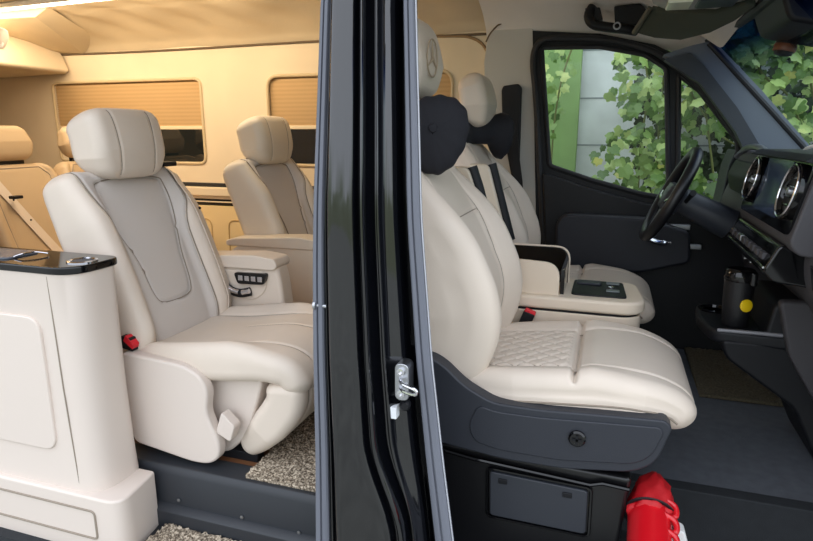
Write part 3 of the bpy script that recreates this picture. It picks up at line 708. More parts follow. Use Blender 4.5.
# rear bench seats
def bench(X0, Y0, label, belt):
    t = thing('rear_seat', label, 'seat', (X0, Y0, FZ), 'rear row seats')
    def feat(y, l):
        o = [(-0.16, 0.06), (-0.17, 0.5), (-0.13, 0.56), (0.13, 0.56), (0.17, 0.5), (0.16, 0.06)]
        return groove(y, l, o, 0.005, 0.007) + 0.02*sst(0.13, 0.21, abs(y))
    bk, _ = cushion([(-0.04, 0.32), (-0.09, 0.47), (-0.15, 0.67), (-0.21, 0.855)], [(0, 0.24), (0.8, 0.24), (1, 0.20)], [(0, 0.07), (1, 0.05)], 0, 0.048, feat, nv=60, nf=60)
    put = lambda m: M().add([(x+X0, y+Y0, z+FZ) for x, y, z in m.v], m.f)
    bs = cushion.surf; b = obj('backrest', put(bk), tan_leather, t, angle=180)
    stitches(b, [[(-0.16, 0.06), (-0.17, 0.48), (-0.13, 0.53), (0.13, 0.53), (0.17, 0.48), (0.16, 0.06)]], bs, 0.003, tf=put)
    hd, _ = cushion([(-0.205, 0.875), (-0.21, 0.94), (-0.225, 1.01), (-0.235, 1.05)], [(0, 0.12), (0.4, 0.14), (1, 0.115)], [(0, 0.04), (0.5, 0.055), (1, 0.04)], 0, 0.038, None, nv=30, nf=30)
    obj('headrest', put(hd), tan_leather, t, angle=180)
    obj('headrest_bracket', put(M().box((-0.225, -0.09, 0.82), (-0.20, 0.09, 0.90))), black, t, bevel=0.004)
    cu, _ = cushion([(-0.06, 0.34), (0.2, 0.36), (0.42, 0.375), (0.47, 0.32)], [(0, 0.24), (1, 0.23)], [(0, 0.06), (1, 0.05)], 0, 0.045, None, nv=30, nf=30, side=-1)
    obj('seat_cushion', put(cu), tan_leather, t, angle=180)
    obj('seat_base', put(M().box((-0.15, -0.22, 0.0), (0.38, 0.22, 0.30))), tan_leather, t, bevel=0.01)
    if belt:
        st_ = obj('shoulder_belt', put(M().ribbon([tuple(bs(-0.19+0.24*i/11, 0.55-0.5*i/11, 0.006)) for i in range(12)], 0.05, 0.003, (0.9, 0.0, 0.45))), cream, t)
        for q in (bs(-0.15, 0.47, 0), bs(-0.10, 0.36, 0), bs(-0.05, 0.25, 0)):
            sub('belt_button', put(M().lathe([(0, 0), (0.005, 0), (0.004, 0.004), (0, 0.005)], Vector(q)+Vector((0.015, 0, 0.01)), (0.9, 0, 0.4), 10)), black, st_)
        sub('belt_guide', put(M().box((-0.06, -0.14, 0.70), (-0.02, -0.09, 0.715))), black, st_, bevel=0.004)
    return t
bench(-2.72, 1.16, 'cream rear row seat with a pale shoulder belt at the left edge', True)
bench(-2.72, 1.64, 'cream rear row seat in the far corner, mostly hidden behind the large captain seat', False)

# ================================================================== CAB SEATS
def cab_seat(loc, label, key, hz, hx):
    X0, Y0, Z0 = loc
    t = thing('front_seat', label, 'seat', (X0, Y0, Z0), 'front cab seats')
    put = lambda m: M().add([(x+X0, y+Y0, z+Z0) for x, y, z in m.v], m.f)
    def feat(y, l):
        a = abs(y)
        f = 0.045*sst(0.12, 0.20, a)*sst(0.60, 0.36, l)*sst(-0.05, 0.12, l) + 0.012*sst(0.14, 0.2, a)
        for s in (-1, 1):
            f += groove(y, l, [(s*0.15, 0.0), (s*0.145, 0.30), (s*0.155, 0.45), (s*0.12, 0.70)], 0.0045, 0.008)
        f += groove(y, l, [(-0.15, 0.45), (0.15, 0.45)], 0.0045, 0.006)
        return f
    def sfe(y, n_, l):
        return -0.006*math.exp(-((n_-0.015-0.02*math.sin(l*4))/0.004)**2)
    bk, _ = cushion([(-0.10, 0.23), (-0.07, 0.31), (-0.035, 0.41), (-0.045, 0.49), (-0.115, 0.664), (-0.19, 0.805), (-0.26, 0.93)], [(0, 0.225), (0.3, 0.25), (0.6, 0.245), (0.85, 0.20), (1, 0.15)], [(0, 0.085), (0.35, 0.095), (0.7, 0.075), (1, 0.05)], 0, 0.05, feat, sidefeat=sfe)
    bs = cushion.surf; b = obj('backrest', put(bk), cream, t, angle=180)
    stitches(b, [[(s*0.15, 0.0), (s*0.145, 0.30), (s*0.155, 0.45), (s*0.12, 0.70)] for s in (-1, 1)] + [[(-0.15, 0.45), (0.15, 0.45)]], bs, tf=put)
    hd, _ = cushion([(-0.195+hx, 1.0+hz), (-0.19+hx, 1.06+hz), (-0.20+hx, 1.14+hz), (-0.225+hx, 1.215+hz)], [(0, 0.10), (0.4, 0.135), (0.75, 0.13), (1, 0.10)], [(0, 0.04), (0.4, 0.06), (0.8, 0.055), (1, 0.045)], 0, 0.034, None, nv=40, nf=40)
    hr = obj('headrest', put(hd), cream, t, angle=180)
    for s in (-0.06, 0.06): obj('headrest_rod', put(M().tube([(-0.21, s, 0.93), (-0.20, s, 1.06)], 0.007, 10)), chrome, t)
    if key == 'passenger':      # stitched ring-and-star emblem on the headrest front
        pass
    diam = []
    def cf(y, l):
        a = abs(y)
        f = 0.016*sst(0.14, 0.22, a)*sst(0.0, 0.15, l)*sst(0.52, 0.34, l)
        if a < 0.150 and 0.06 < l < 0.325:
            for k in (-1, 1):
                q = (l + k*y*1.2) % 0.062; q = min(q, 0.062-q); f -= 0.006*math.exp(-(q/0.005)**2)
            f += 0.004
        for s in (-1, 1): f += groove(y, l, [(s*0.155, 0.03), (s*0.155, 0.33), (s*0.165, 0.50), (s*0.15, 0.62)], 0.0045, 0.008)
        f += groove(y, l, [(-0.235, 0.348), (0.235, 0.348)], 0.007, 0.022)
        f += 0.008*sst(0.35, 0.40, l)*sst(0.60, 0.5, l)
        return f
    cu, _ = cushion([(-0.03, 0.232), (0.12, 0.238), (0.30, 0.254), (0.45, 0.264), (0.545, 0.248), (0.58, 0.20)], [(0, 0.22), (0.3, 0.25), (0.8, 0.252), (1, 0.22)], [(0, 0.055), (0.6, 0.064), (1, 0.05)], 0, 0.045, cf, nv=120, nf=100, side=-1, sidefeat=lambda y, n_, l: -0.006*math.exp(-((n_-0.018)/0.004)**2))
    cs = cushion.surf; sc = obj('seat_cushion', put(cu), cream, t, angle=180)
    stitches(sc, [[(s*0.155, 0.03), (s*0.155, 0.33), (s*0.165, 0.50), (s*0.15, 0.62)] for s in (-1, 1)], cs, tf=put)
    csd = cushion.side; sub('side_seam', put(M().tube([csd(-0.2515 if l < 0.5 else -0.2515+(l-0.5)*0.12, -0.002, l) for l in [0.06+0.02*i for i in range(28)]], 0.003, 6)), seamm, sc)
    Lq = []
    for k in (-1, 1):
        for j in range(-8, 16):
            pts = [(y, j*0.062 - k*y*1.2) for y in [-0.15+0.3*i/40 for i in range(41)]]; pts = [p for p in pts if 0.06 < p[1] < 0.325]
            if len(pts) > 2: Lq.append(pts)
    sub('quilt_stitching', put(stitch(Lq, cs, 0.0011)), seamm, sc)
    # moulded plastic skirt on both sides
    loc0 = lambda L: [(x+0.36, z-0.175) for x, z in xz(L, 0.28)]
    out = rnd(loc0([(395, 352), (430, 357), (444, 366), (464, 386), (492, 403), (540, 410), (600, 415), (666, 421), (673, 429), (656, 464), (632, 473), (560, 469), (500, 459), (440, 443), (390, 430)]), 0.03, 5)
    inn = rnd(loc0([(468, 425), (478, 404), (495, 411), (540, 417), (600, 422), (660, 427), (664, 433), (652, 456), (634, 464), (560, 460), (500, 450), (474, 441)]), 0.025, 5)
    for s in (-1, 1):
        a, b = (-0.285, -0.235) if s < 0 else (0.235, 0.285)
        k = obj('side_skirt', put(M().prism(out, 'Y', a, b)), skirtm, t, bevel=0.018, seg=4)
        sub('skirt_inlay', put(M().prism(inn, 'Y', a-0.004 if s < 0 else a+0.03, b-0.03 if s < 0 else b+0.004)), skirtm, k, bevel=0.004)
        if s < 0:
            kp = P(577, 439, Y=0.27); q = (kp.x+0.36, -0.290, kp.z-0.175)
            kn = sub('tilt_knob', put(M().lathe([(0, 0), (0.021, 0), (0.021, 0.006), (0.017, 0.010), (0.0, 0.010)], q, (0, -1, 0), 28)), gloss, k)
            m = M().box((q[0]-0.012, q[1]-0.0135, q[2]-0.003), (q[0]+0.012, q[1]-0.010, q[2]+0.003)); m.box((q[0]-0.003, q[1]-0.0135, q[2]-0.012), (q[0]+0.003, q[1]-0.010, q[2]+0.012))
            sub('knob_grip', put(m), black, k)
    obj('seat_pan', put(M().box((-0.10, -0.235, 0.08), (0.47, 0.235, 0.235))), black, t, bevel=0.01)
    # seat box with service cover
    bx = obj('seat_box', put(M().prism([(-0.235, 0.085), (0.47, 0.065), (0.44, -0.275), (-0.235, -0.275)], 'Y', -0.235, 0.235)), mat('black satin box', (18, 18, 20), 0.3), t, bevel=0.012)
    pt = rnd([(0.112, -0.112), (0.368, -0.114), (0.366, 0.014), (0.108, 0.022)], 0.012)
    sub('service_cover', put(M().prism(pt, 'Y', -0.247, -0.23)), mat('charcoal cover', (44, 47, 54), 0.5, bump=0.2, scale=600), bx, bevel=0.004)
    sub('cover_rim', put(M().tube([(x, -0.240, z) for x, z in rnd([(0.104, -0.120), (0.376, -0.122), (0.374, 0.021), (0.100, 0.029)], 0.014)], 0.0045, 6, closed=True)), gloss, bx)
    for x, z in ((0.145, 0.0), (0.315, -0.006)): sub('cover_clip', put(M().box((x-0.012, -0.251, z-0.007), (x+0.012, -0.245, z+0.007))), black, bx, bevel=0.002)
    sub('box_flange', put(M().tube([(-0.10, -0.243, 0.072), (0.06, -0.245, 0.052), (0.37, -0.245, 0.034), (0.40, -0.245, 0.044), (0.465, -0.245, 0.04)], 0.006, 8)), gloss, bx)
    # folded-up armrest on the inner side
    s = 1 if key == 'passenger' else -1
    y0, y1 = (0.262, 0.325) if s > 0 else (-0.325, -0.262)
    ym = (y0+y1)/2; Yw = Y0 + ym
    pts = [(470, 167), (476, 186), (482, 206), (494, 232), (500, 244)] if s > 0 else [(490, 164), (496, 188), (502, 212), (509, 240), (511, 250)]
    ed_ = [(p.x-X0, p.z-Z0) for p in (P(a, b, Y=Yw) for a, b in pts)]
    back = [(x-0.085, z+0.0) for x, z in ed_]
    am = obj('folded_armrest', put(M().prism(rnd(ed_ + back[::-1], 0.02), 'Y', y0, y1)), warmcream, t, bevel=0.012)
    sub('armrest_edge', put(M().tube(spl([(x+0.004, ym, z) for x, z in ed_[:4]], 5), 0.021, 10)), black, am)
    return t
ps_ = cab_seat((-0.36, 0.565, 0.175), 'cream front passenger seat with diamond quilted cushion beside the black pillar', 'passenger', 0.02, 0.0)
ds_ = cab_seat((-0.40, 1.48, 0.165), "cream driver's seat behind the center console facing the steering wheel", 'driver', -0.045, 0.04)
# emblem stitched on the passenger headrest
def emblem(t, loc):
    X0, Y0, Z0 = loc; hx = X0-0.195+0.062; cz = Z0+1.125; cy = Y0-0.02
    m = M().tube([(hx+0.002-0.02*0, cy+0.05*math.cos(a), cz+0.05*math.sin(a)) for a in [2*PI*i/32 for i in range(32)]], 0.0022, 6, closed=True)
    for a in (PI/2, PI/2+2*PI/3, PI/2+4*PI/3): m.tube([(hx+0.003, cy, cz), (hx+0.002, cy+0.048*math.cos(a), cz+0.048*math.sin(a))], [0.005, 0.0012], 6)
    h = kid(t, 'headrest')
    sub('star_emblem', m, mat('pale emblem thread', (172, 154, 130), 0.8), h)
emblem(ps_, (-0.36, 0.565, 0.175))
# neck pillows strapped round the headrests
def pillow(X0, Y0, Z0, dx, big, label):
    t = thing('neck_pillow', label, 'pillow', (X0, Y0, Z0-0.07), 'black neck pillows')
    pts = []; rr = []
    for i in range(25):
        u = -1 + 2*i/24; a = abs(u)
        pts.append((X0 - 0.03*u*u + dx*u, Y0 + 0.155*u, Z0))
        r = (0.036 + 0.036*sst(0.25, 0.75, a))*big; r *= math.sqrt(max(0.0, 1-max(0, (a-0.72)/0.28)**2))
        rr.append(max(r, 0.003))
    ax_ = (Vector(pts[-1])-Vector(pts[0])).normalized(); pu = ax_.cross(Vector((0, 0, 1))).normalized(); pw = pu.cross(ax_)
    R = []
    for i, (p, rad) in enumerate(zip(pts, rr)):
        u = abs(-1 + 2*i/24); R.append([Vector(p) + (pu*math.cos(a) + pw*1.25*math.sin(a))*rad*(1 + 0.035*sst(0.55, 0.95, u)*math.cos(13*a) + 0.04*math.sin(2*a+i*0.3)) - Vector((0, 0, 0.02*math.sin(a)**2*sst(0.3, 0.8, u))) for a in [2*PI*j/72 for j in range(72)]])
    obj('pillow_body', M().rings(R), fabr, t, angle=180)
    obj('strap', M().tube([(X0-0.02, Y0-0.06, Z0+0.03), (X0-0.09, Y0-0.138, Z0+0.06), (X0-0.16, Y0-0.11, Z0+0.06)], 0.009, 8, flat=0.3), fabr, t)
    for s in (-1, 1): obj('end_gather', M().lathe([(0.0, 0.0), (0.012, 0.002), (0.010, 0.008), (0, 0.009)], (X0-0.03+dx*s, Y0+0.153*s, Z0), (dx*s, 0.155*s, 0), 12), fabr, t)
pillow(-0.475, 0.55, 1.11, -0.06, 1.2, 'black bone shaped neck pillow on the passenger headrest beside the pillar')
pillow(-0.545, 1.47, 1.10, 0.12, 1.12, "black bone shaped neck pillow on the driver's headrest")
# belt buckle of the passenger seat
c = P(530, 314, Y=0.85)
bt = thing('seat_belt_buckle', 'black belt buckle with a red button between passenger seat and center console', 'buckle', (c.x-0.02, 0.835, c.z-0.09))
obj('buckle_body', M().prism(rnd([(c.x-0.045, c.z-0.055), (c.x-0.005, c.z-0.06), (c.x+0.02, c.z+0.005), (c.x-0.018, c.z+0.018)], 0.008), 'Y', 0.822, 0.848), black, bt, bevel=0.004)
obj('release_button', M().prism(rnd([(c.x-0.018, c.z+0.012), (c.x+0.018, c.z+0.0), (c.x+0.022, c.z+0.012), (c.x-0.013, c.z+0.025)], 0.004), 'Y', 0.824, 0.846), redb, bt, bevel=0.003)
obj('buckle_stalk', M().tube([(c.x-0.025, 0.835, c.z-0.05), (c.x-0.055, 0.835, c.z-0.16)], 0.012, 8, flat=0.5), mat('blue grey webbing', (70, 84, 120), 0.8), bt)

# center console between the front seats
bxm = mat('pale cream leather', (230, 213, 192), 0.45, bump=0.12, scale=350, var=0.03)
cc = thing('center_console', 'cream console box with a black control plate between the front seats', 'console', (-0.07, 1.0, FZ))
obj('console_base', M().prism(rnd([(-0.36, 0.865), (0.095, 0.865), (0.135, 0.905), (0.115, 1.15), (-0.36, 1.15)], [0, 0.04, 0.05, 0.06, 0], 6), 'Z', FZ, 0.505), bxm, cc, bevel=0.006)
obj('shadow_gap', M().prism(rnd([(-0.36, 0.868), (0.09, 0.868), (0.128, 0.91), (0.11, 1.145), (-0.36, 1.145)], [0, 0.04, 0.05, 0.06, 0], 6), 'Z', 0.504, 0.514), black, cc)
ct = obj('console_top', M().prism(rnd([(-0.36, 0.855), (0.10, 0.855), (0.145, 0.90), (0.125, 1.16), (-0.36, 1.16)], [0, 0.05, 0.06, 0.07, 0], 8), 'Z', 0.513, 0.558), bxm, cc, bevel=0.012, seg=4)
pp = sub('control_plate', M().prism(rnd([(-0.095, 0.905), (0.085, 0.905), (0.075, 1.115), (-0.095, 1.115)], 0.02), 'Z', 0.556, 0.564), black, ct, bevel=0.002)
sub('phone_slot', M().prism(rrect(-0.085, 1.04, 0.0, 1.09, 0.008), 'Z', 0.564, 0.571), mat('dark slate plastic', (44, 46, 56), 0.4), ct, bevel=0.002)
for y in (0.955, 1.065):
    sub('socket', M().box((0.018, y, 0.564), (0.062, y+0.03, 0.569)), mat('grey socket', (110, 116, 118), 0.3), ct, bevel=0.003)
sub('socket_pin', M().lathe([(0, 0), (0.012, 0), (0.012, 0.005), (0.006, 0.006), (0, 0.002)], (0.035, 1.02, 0.564), n=16), chrome, ct)
# open storage pocket at the back of the console: cream near wall, dark smoked far walls
sbx = obj('pocket_wall', M().prism(rnd([(-0.36, 0.548), (-0.135, 0.548), (-0.135, 0.668), (-0.36, 0.678)], [0, 0, 0.055, 0], 8), 'Y', 0.885, 0.90), bxm, cc, bevel=0.004)
pk = obj('storage_pocket', M().prism(rnd([(-0.36, 0.553), (-0.118, 0.553), (-0.118, 0.688), (-0.36, 0.688)], [0, 0, 0.05, 0], 8), 'Y', 1.075, 1.088), gloss, cc, bevel=0.002)
obj('pocket_front', M().box((-0.133, 0.90, 0.553), (-0.119, 1.076, 0.643)), gloss, cc, bevel=0.002)
obj('pocket_rim', M().tube([(x, 1.0815, z) for x, z in rnd([(-0.36, 0.690), (-0.116, 0.690), (-0.116, 0.558)], [0, 0.05, 0], 8)][:14] , 0.004, 6), bxm, cc)

# fire extinguisher clipped to the front of the seat box, lying with its base towards the door
c0 = Vector((0.158, 0.19, 0.085)); ax = Vector((0.02, 0.93, 0.30)).normalized()
fe = thing('fire_extinguisher', 'red fire extinguisher strapped in front of the passenger seat box', 'fire extinguisher', (c0.x, c0.y, c0.z-0.06))
eb = obj('cylinder', M().lathe([(0.0, 0.004), (0.046, 0.0), (0.052, 0.004), (0.057, 0.012), (0.057, 0.028), (0.054, 0.036), (0.053, 0.16), (0.051, 0.20), (0.04, 0.235), (0.02, 0.255), (0.0, 0.256)], c0, ax, 40), red, fe)
q = Vector((0,0,1)).rotation_difference(ax)
ring = lambda r, h, a0=0, a1=2*PI, n=33: [c0 + q @ Vector((r*math.cos(a0+(a1-a0)*i/(n-1)), r*math.sin(a0+(a1-a0)*i/(n-1)), h)) for i in range(n)]
obj('strap', M().tube(ring(0.0605, 0.165), 0.005, 8, flat=0.6), black, fe)
up = q @ Vector((0, -1, 0)) 
rv = random.Random(5); R = []
for h, rad in ((0.150, 0.0545), (0.165, 0.057), (0.185, 0.055), (0.205, 0.054), (0.225, 0.047), (0.245, 0.040), (0.262, 0.028), (0.276, 0.016), (0.284, 0.004)):
    R.append([c0 + Vector((0.01*(h-0.15)/0.13, 0, 0.02*(h-0.15)/0.13)) + q @ Vector((rad*math.cos(a), rad*math.sin(a), h))*1.0 + (q @ Vector((math.cos(a), math.sin(a), 0)))*(0.004*math.sin(5*a+h*60)+0.003*math.sin(9*a-h*110))*min(1, rad/0.04) for a in [2*PI*i/48 for i in range(48)]])
obj('valve_cover', M().rings(R), mat('red cover cloth', (190, 18, 28), 0.6, bump=0.6, scale=60), fe, angle=180)
for k, (d, z) in enumerate(((0.05, 0.033), (0.09, 0.038), (0.13, 0.044))):
    obj('hose_fold', M().tube(spl([c0 + ax*d + Vector((0.034, 0, z-0.01)), c0 + ax*(d+0.01) + Vector((0.058, 0, z-0.012)), c0 + ax*(d+0.035) + Vector((0.056, 0, z-0.006)), c0 + ax*(d+0.045) + Vector((0.03, 0, z))], 5), 0.0075, 10), red, fe)
wp = P(695, 533, Y=0.36)
tag(obj('plastic_wedge', M().prism(rnd([(0.222, 0.02), (0.275, 0.02), (0.245, 0.115), (0.225, 0.12)], 0.008), 'Y', 0.33, 0.37), white, bevel=0.004), 'small white plastic piece behind the fire extinguisher', 'plastic piece')

# ================================================================== DASHBOARD AND WHEEL
db = thing('dashboard', 'charcoal dashboard with central display and round vents', 'dashboard', (0.75, 1.0, FZ))
prof = [(1.02, 0.20), (0.70, 0.22), (0.64, 0.40), (0.585, 0.60), (0.50, 0.70), (0.485, 0.80), (0.53, 0.93), (0.60, 1.0), (0.70, 1.02), (1.02, 0.965)]
pr = rnd(prof, 0.045, 5)
obj('dash_body', M().prism(pr, 'Y', 0.16, 1.90), dash, db, bevel=0.01)
# central stack, a pod leaning towards the seats
pod = obj('center_stack', M().prism(rnd([(0.435, 0.83), (0.455, 0.80), (0.60, 0.78), (0.66, 1.025), (0.50, 1.04), (0.478, 1.03)], 0.015, 5), 'Y', 0.54, 1.18), dash, db, bevel=0.018, seg=4)
nx = Vector((-1, 0, 0.20)).normalized(); uz = Vector((0.20, 0, 1)).normalized()
def onpod(y, h, d=0.0):      # point on the leaning front of the stack, h along its slope
    return Vector((0.437, y, 0.835)) + uz*h + nx*d
def podq(y0, y1, h0, h1, r, d0, d1):
    L = rrect(y0, h0, y1, h1, r); n = len(L)
    return M().add([onpod(a, b, d0) for a, b in L] + [onpod(a, b, d1) for a, b in L], [tuple(range(n)), tuple(range(n, 2*n))] + [(i, (i+1) % n, n+(i+1) % n, n+i) for i in range(n)])
obj('display_frame', podq(0.56, 1.16, 0.01, 0.205, 0.03, -0.01, 0.006), gloss, db)
obj('display', podq(0.715, 0.985, 0.035, 0.190, 0.01, 0.004, 0.009), screen, db)
for y in (0.635, 1.075):
    v = obj('air_vent', M().lathe([(0.074, 0.0), (0.074, 0.014), (0.066, 0.018), (0.060, 0.012), (0.058, 0.0)], onpod(y, 0.115, 0.004), nx, 40), gloss, db)
    sub('vent_ring', M().tube([onpod(y+0.068*math.cos(t), 0.115+0.068*math.sin(t), 0.022) for t in [2*PI*i/40 for i in range(40)]], 0.0032, 8, closed=True), chrome, v)
    sub('vent_core', M().lathe([(0.0, 0.0), (0.060, 0.0), (0.055, 0.006), (0.0, 0.003)], onpod(y, 0.115, 0.005), nx, 32), black, v)
    m = M()
    for h in (-0.035, -0.012, 0.012, 0.035):
        w = math.sqrt(0.055**2-h*h); m.tube([onpod(y-w, 0.115+h, 0.011), onpod(y+w, 0.115+h, 0.011)], 0.004, 6)
    sub('vent_slats', m, gloss, v)
    sub('vent_knob', M().lathe([(0, 0), (0.012, 0), (0.010, 0.012), (0, 0.014)], onpod(y, 0.115, 0.010), nx, 16), steel, v)
hb = obj('stack_hood', M().prism(rnd([(0.445, 1.030), (0.48, 1.022), (0.66, 1.025), (0.66, 1.045), (0.475, 1.046)], 0.006), 'Y', 0.55, 1.17), black, db, bevel=0.006)
# key row below the display
kb = obj('key_panel', M().prism(rnd([(0.40, 0.745), (0.425, 0.715), (0.56, 0.70), (0.56, 0.81), (0.43, 0.815)], 0.012), 'Y', 0.60, 1.14), gloss, db, bevel=0.008)
for i in range(8):
    y = 0.65 + i*0.06; sub('key', M().box((0.404, y, 0.765), (0.418, y+0.04, 0.785)), dash if i != 5 else steel, kb, bevel=0.003)
sub('key_rim', M().tube([(0.402, 0.61, 0.752), (0.402, 1.13, 0.752)], 0.003, 6), chrome, kb)
# glove flap joint line on the passenger side
obj('flap_joint', M().tube([(0.484, 0.2, 0.78), (0.484, 0.52, 0.78), (0.50, 0.535, 0.72), (0.58, 0.535, 0.61)], 0.003, 6), black, db)
# lower center: shelf with cup holders and the sloping console under it
sh = obj('cup_shelf', M().prism(rnd([(0.34, 0.85), (0.60, 0.83), (0.60, 1.18), (0.33, 1.17), (0.315, 1.0)], 0.04, 5), 'Z', 0.455, 0.497), black, db, bevel=0.012, seg=4)
sub('shelf_rim', M().tube([(0.355, 0.852, 0.497), (0.45, 0.845, 0.50), (0.53, 0.838, 0.502)], 0.006, 8), mat('satin grey plastic', (120, 120, 124), 0.3), sh)
sub('cup_recess', M().lathe([(0.045, 0.0), (0.047, 0.006), (0.040, 0.008), (0.036, 0.0)], (0.375, 1.09, 0.497), n=28), gloss, sh)
obj('lower_console', M().prism(rnd([(0.365, 0.47), (0.385, 0.41), (0.59, 0.27), (0.68, FZ), (1.0, FZ), (1.0, 0.62), (0.50, 0.60), (0.48, 0.47)], 0.025), 'Y', 0.84, 1.16), black, db, bevel=0.015)
obj('console_cheek', M().prism(rnd([(0.50, 0.615), (0.58, 0.62), (0.80, 0.30), (0.80, 0.2), (0.70, 0.2), (0.545, 0.45)], 0.02), 'Y', 0.80, 0.845), dash, db, bevel=0.01)
for k, (px, py) in enumerate(((746, 258), (752, 262), (759, 266))):
    c = P(px, py, X=0.50); obj('key_ring' if k == 1 else 'switch', M().lathe([(0, 0), (0.007, 0), (0.006, 0.008), (0, 0.009)], (0.50, c.y, c.z), (-1, 0, 0), 12), chrome, db)
# driver's cluster hood
hd_ = obj('cluster_hood', M().prism(rnd([(0.50, 0.86), (0.48, 0.94), (0.505, 1.015), (0.55, 1.035), (0.72, 1.02), (0.72, 0.85)], 0.03, 5), 'Y', 1.25, 1.68), dash, db, bevel=0.03, seg=4)
obj('cluster_glass', M().prism(rnd([(0.475, 0.87), (0.462, 0.935), (0.485, 0.99), (0.50, 0.99), (0.50, 0.87)], 0.01), 'Y', 1.29, 1.64), black, db, bevel=0.004)
obj('hood_lip', M().tube(spl([(0.49, 1.22, 0.93), (0.50, 1.24, 1.00), (0.515, 1.30, 1.035), (0.515, 1.46, 1.045), (0.515, 1.62, 1.035), (0.50, 1.70, 1.0)], 5), 0.012, 8), mat('satin charcoal trim', (96, 100, 108), 0.3), db)
# cable lying on the dash top
tag(obj('white_cable', M().tube(spl([P(794, 161, Y=1.1), P(801, 154, Y=1.08), P(808, 148, Y=1.04), P(820, 145, Y=1.0)], 6) + spl([P(822, 156, Y=0.98), P(808, 158, Y=1.02), P(794, 160, Y=1.1)], 5), 0.006, 8), white), 'white charging cable looped on top of the dashboard', 'cable')
# travel mug in the cup holder
mx_, my_ = 0.415, 0.93
mg = thing('travel_mug', 'black travel mug with a yellow badge in the dashboard cup holder', 'mug', (mx_, my_, 0.497))
obj('mug_body', M().lathe([(0, 0), (0.036, 0), (0.038, 0.004), (0.042, 0.08), (0.044, 0.15), (0.0, 0.15)], (mx_, my_, 0.498), n=36), mat('black leatherette', (20, 20, 23), 0.45, bump=0.4, scale=250), mg)
obj('mug_lid', M().lathe([(0.0, 0.146), (0.045, 0.146), (0.047, 0.152), (0.046, 0.174), (0.039, 0.182), (0.0, 0.178)], (mx_, my_, 0.498), n=36), gloss, mg)
obj('lid_clip', M().box((mx_+0.02, my_-0.05, 0.635), (mx_+0.04, my_-0.02, 0.68)), gloss, mg, bevel=0.006)
obj('yellow_badge', M().lathe([(0, 0), (0.020, 0), (0.020, 0.004), (0.017, 0.006), (0, 0.006)], (mx_+0.018, my_-0.039, 0.572), (0.42, -0.9, 0.12), 24), yellow, mg)

# steering wheel
sw = thing('steering_wheel', "black steering wheel with chrome trimmed spokes in front of the driver's seat", 'steering wheel', (0.24, 1.46, 0.66))
wc = Vector((0.236, 1.46, 0.855)); wu = Vector((0.172, 0, 0.36)).normalized(); wy = Vector((0, 1, 0)); wn = wu.cross(wy).normalized()
if wn.x > 0: wn = -wn
wp_ = lambda a, b, d=0.0: wc + wy*a + wu*b + wn*d
obj('rim', M().tube([wp_(0.178*math.cos(t), 0.185*math.sin(t)) for t in [2*PI*i/64 for i in range(64)]], 0.022, 14, closed=True), mat('black wheel leather', (20, 20, 24), 0.35, bump=0.15, scale=400), sw)
hubm = M(); hubm.rings([[wp_(a*s_, b*s_, d) for a, b in rnd([(-0.085, 0.05), (0.085, 0.05), (0.07, -0.065), (-0.07, -0.065)], 0.03, 5)] for s_, d in ((0.9, -0.045), (1.0, -0.03), (1.0, 0.005), (0.85, 0.018), (0.4, 0.024))])
obj('airbag_cover', hubm, mat('slate airbag cover', (58, 62, 70), 0.4), sw)
for s in (-1, 1):
    sp_ = obj('spoke', M().rings([[wp_(s*x, z+h, d) for h, d in ((0.028, 0.006), (-0.028, 0.006), (-0.024, -0.014), (0.024, -0.014))] for x, z in ((0.075, 0.0), (0.12, 0.008), (0.172, 0.02))]), gloss, sw, bevel=0.004)
    sub('spoke_trim', M().tube(spl([wp_(s*0.08, -0.03, 0.010), wp_(s*0.12, -0.022, 0.014), wp_(s*0.165, -0.004, 0.010)], 4), 0.008, 8), chrome, sp_)
obj('spoke', M().rings([[wp_(x+w, z, d) for w, d in ((0.03, 0.004), (-0.03, 0.004), (-0.025, -0.012), (0.025, -0.012))] for x, z in ((0, -0.06), (0, -0.175))]), steel, sw, bevel=0.004)
obj('steering_column', M().tube([wc - wn*0.02, wc - wn*0.25], [0.05, 0.06], 20), mat('slate column shroud', (50, 54, 62), 0.45), sw)
for s in (-1, 1):
    obj('column_stalk', M().tube([wp_(s*0.03, 0, -0.06), wp_(s*0.12, 0.03, -0.05), wp_(s*0.17, 0.05, -0.045)], [0.008, 0.008, 0.012], 10), black, sw)

# ------------------------------------------------------------------ overhead things in the cab
vz = thing('sun_visor', "dark green grey sun visor above the driver's door", 'sun visor', (0.25, 1.5, 1.43))
a = [P(636, 34, Y=1.56), P(653, 10, Y=1.48), P(672, 14, Y=1.33), P(716, 14, Y=1.20), P(747, 4, Y=1.10), P(757, 6, Y=1.10), P(735, 22, Y=1.2), P(710, 34, Y=1.30), P(681, 41, Y=1.42), P(655, 39, Y=1.50)]
n = len(a); off = Vector((0.0, 0.012, 0.022))
obj('visor_panel', M().add(a + [p + off for p in a], [tuple(range(n)), tuple(range(n, 2*n))] + [(i, (i+1) % n, n+(i+1) % n, n+i) for i in range(n)]), mat('dark green grey visor', (58, 66, 58), 0.8), vz, bevel=0.008)
obj('visor_hinge', M().tube([P(634, 33, Y=1.56), P(641, 22, Y=1.52), P(650, 8, Y=1.47)], 0.010, 8), mat('olive grey hinge', (92, 92, 80), 0.6), vz)
oc = thing('overhead_console', 'grey overhead console with a clear lamp lens at the top edge', 'overhead console', (0.25, 1.1, 1.44))
c1 = P(702, 2, Y=1.1)
R = []
for d, s_ in ((0.06, 1.05), (0.02, 1.0), (0.0, 0.94), (-0.012, 0.8), (-0.014, 0.3)):
    R.append([(c1.x + 0.155*s_*math.cos(t), 1.12 + 0.13*s_*math.sin(t), c1.z + 0.012 + d) for t in [2*PI*i/40 for i in range(40)]])
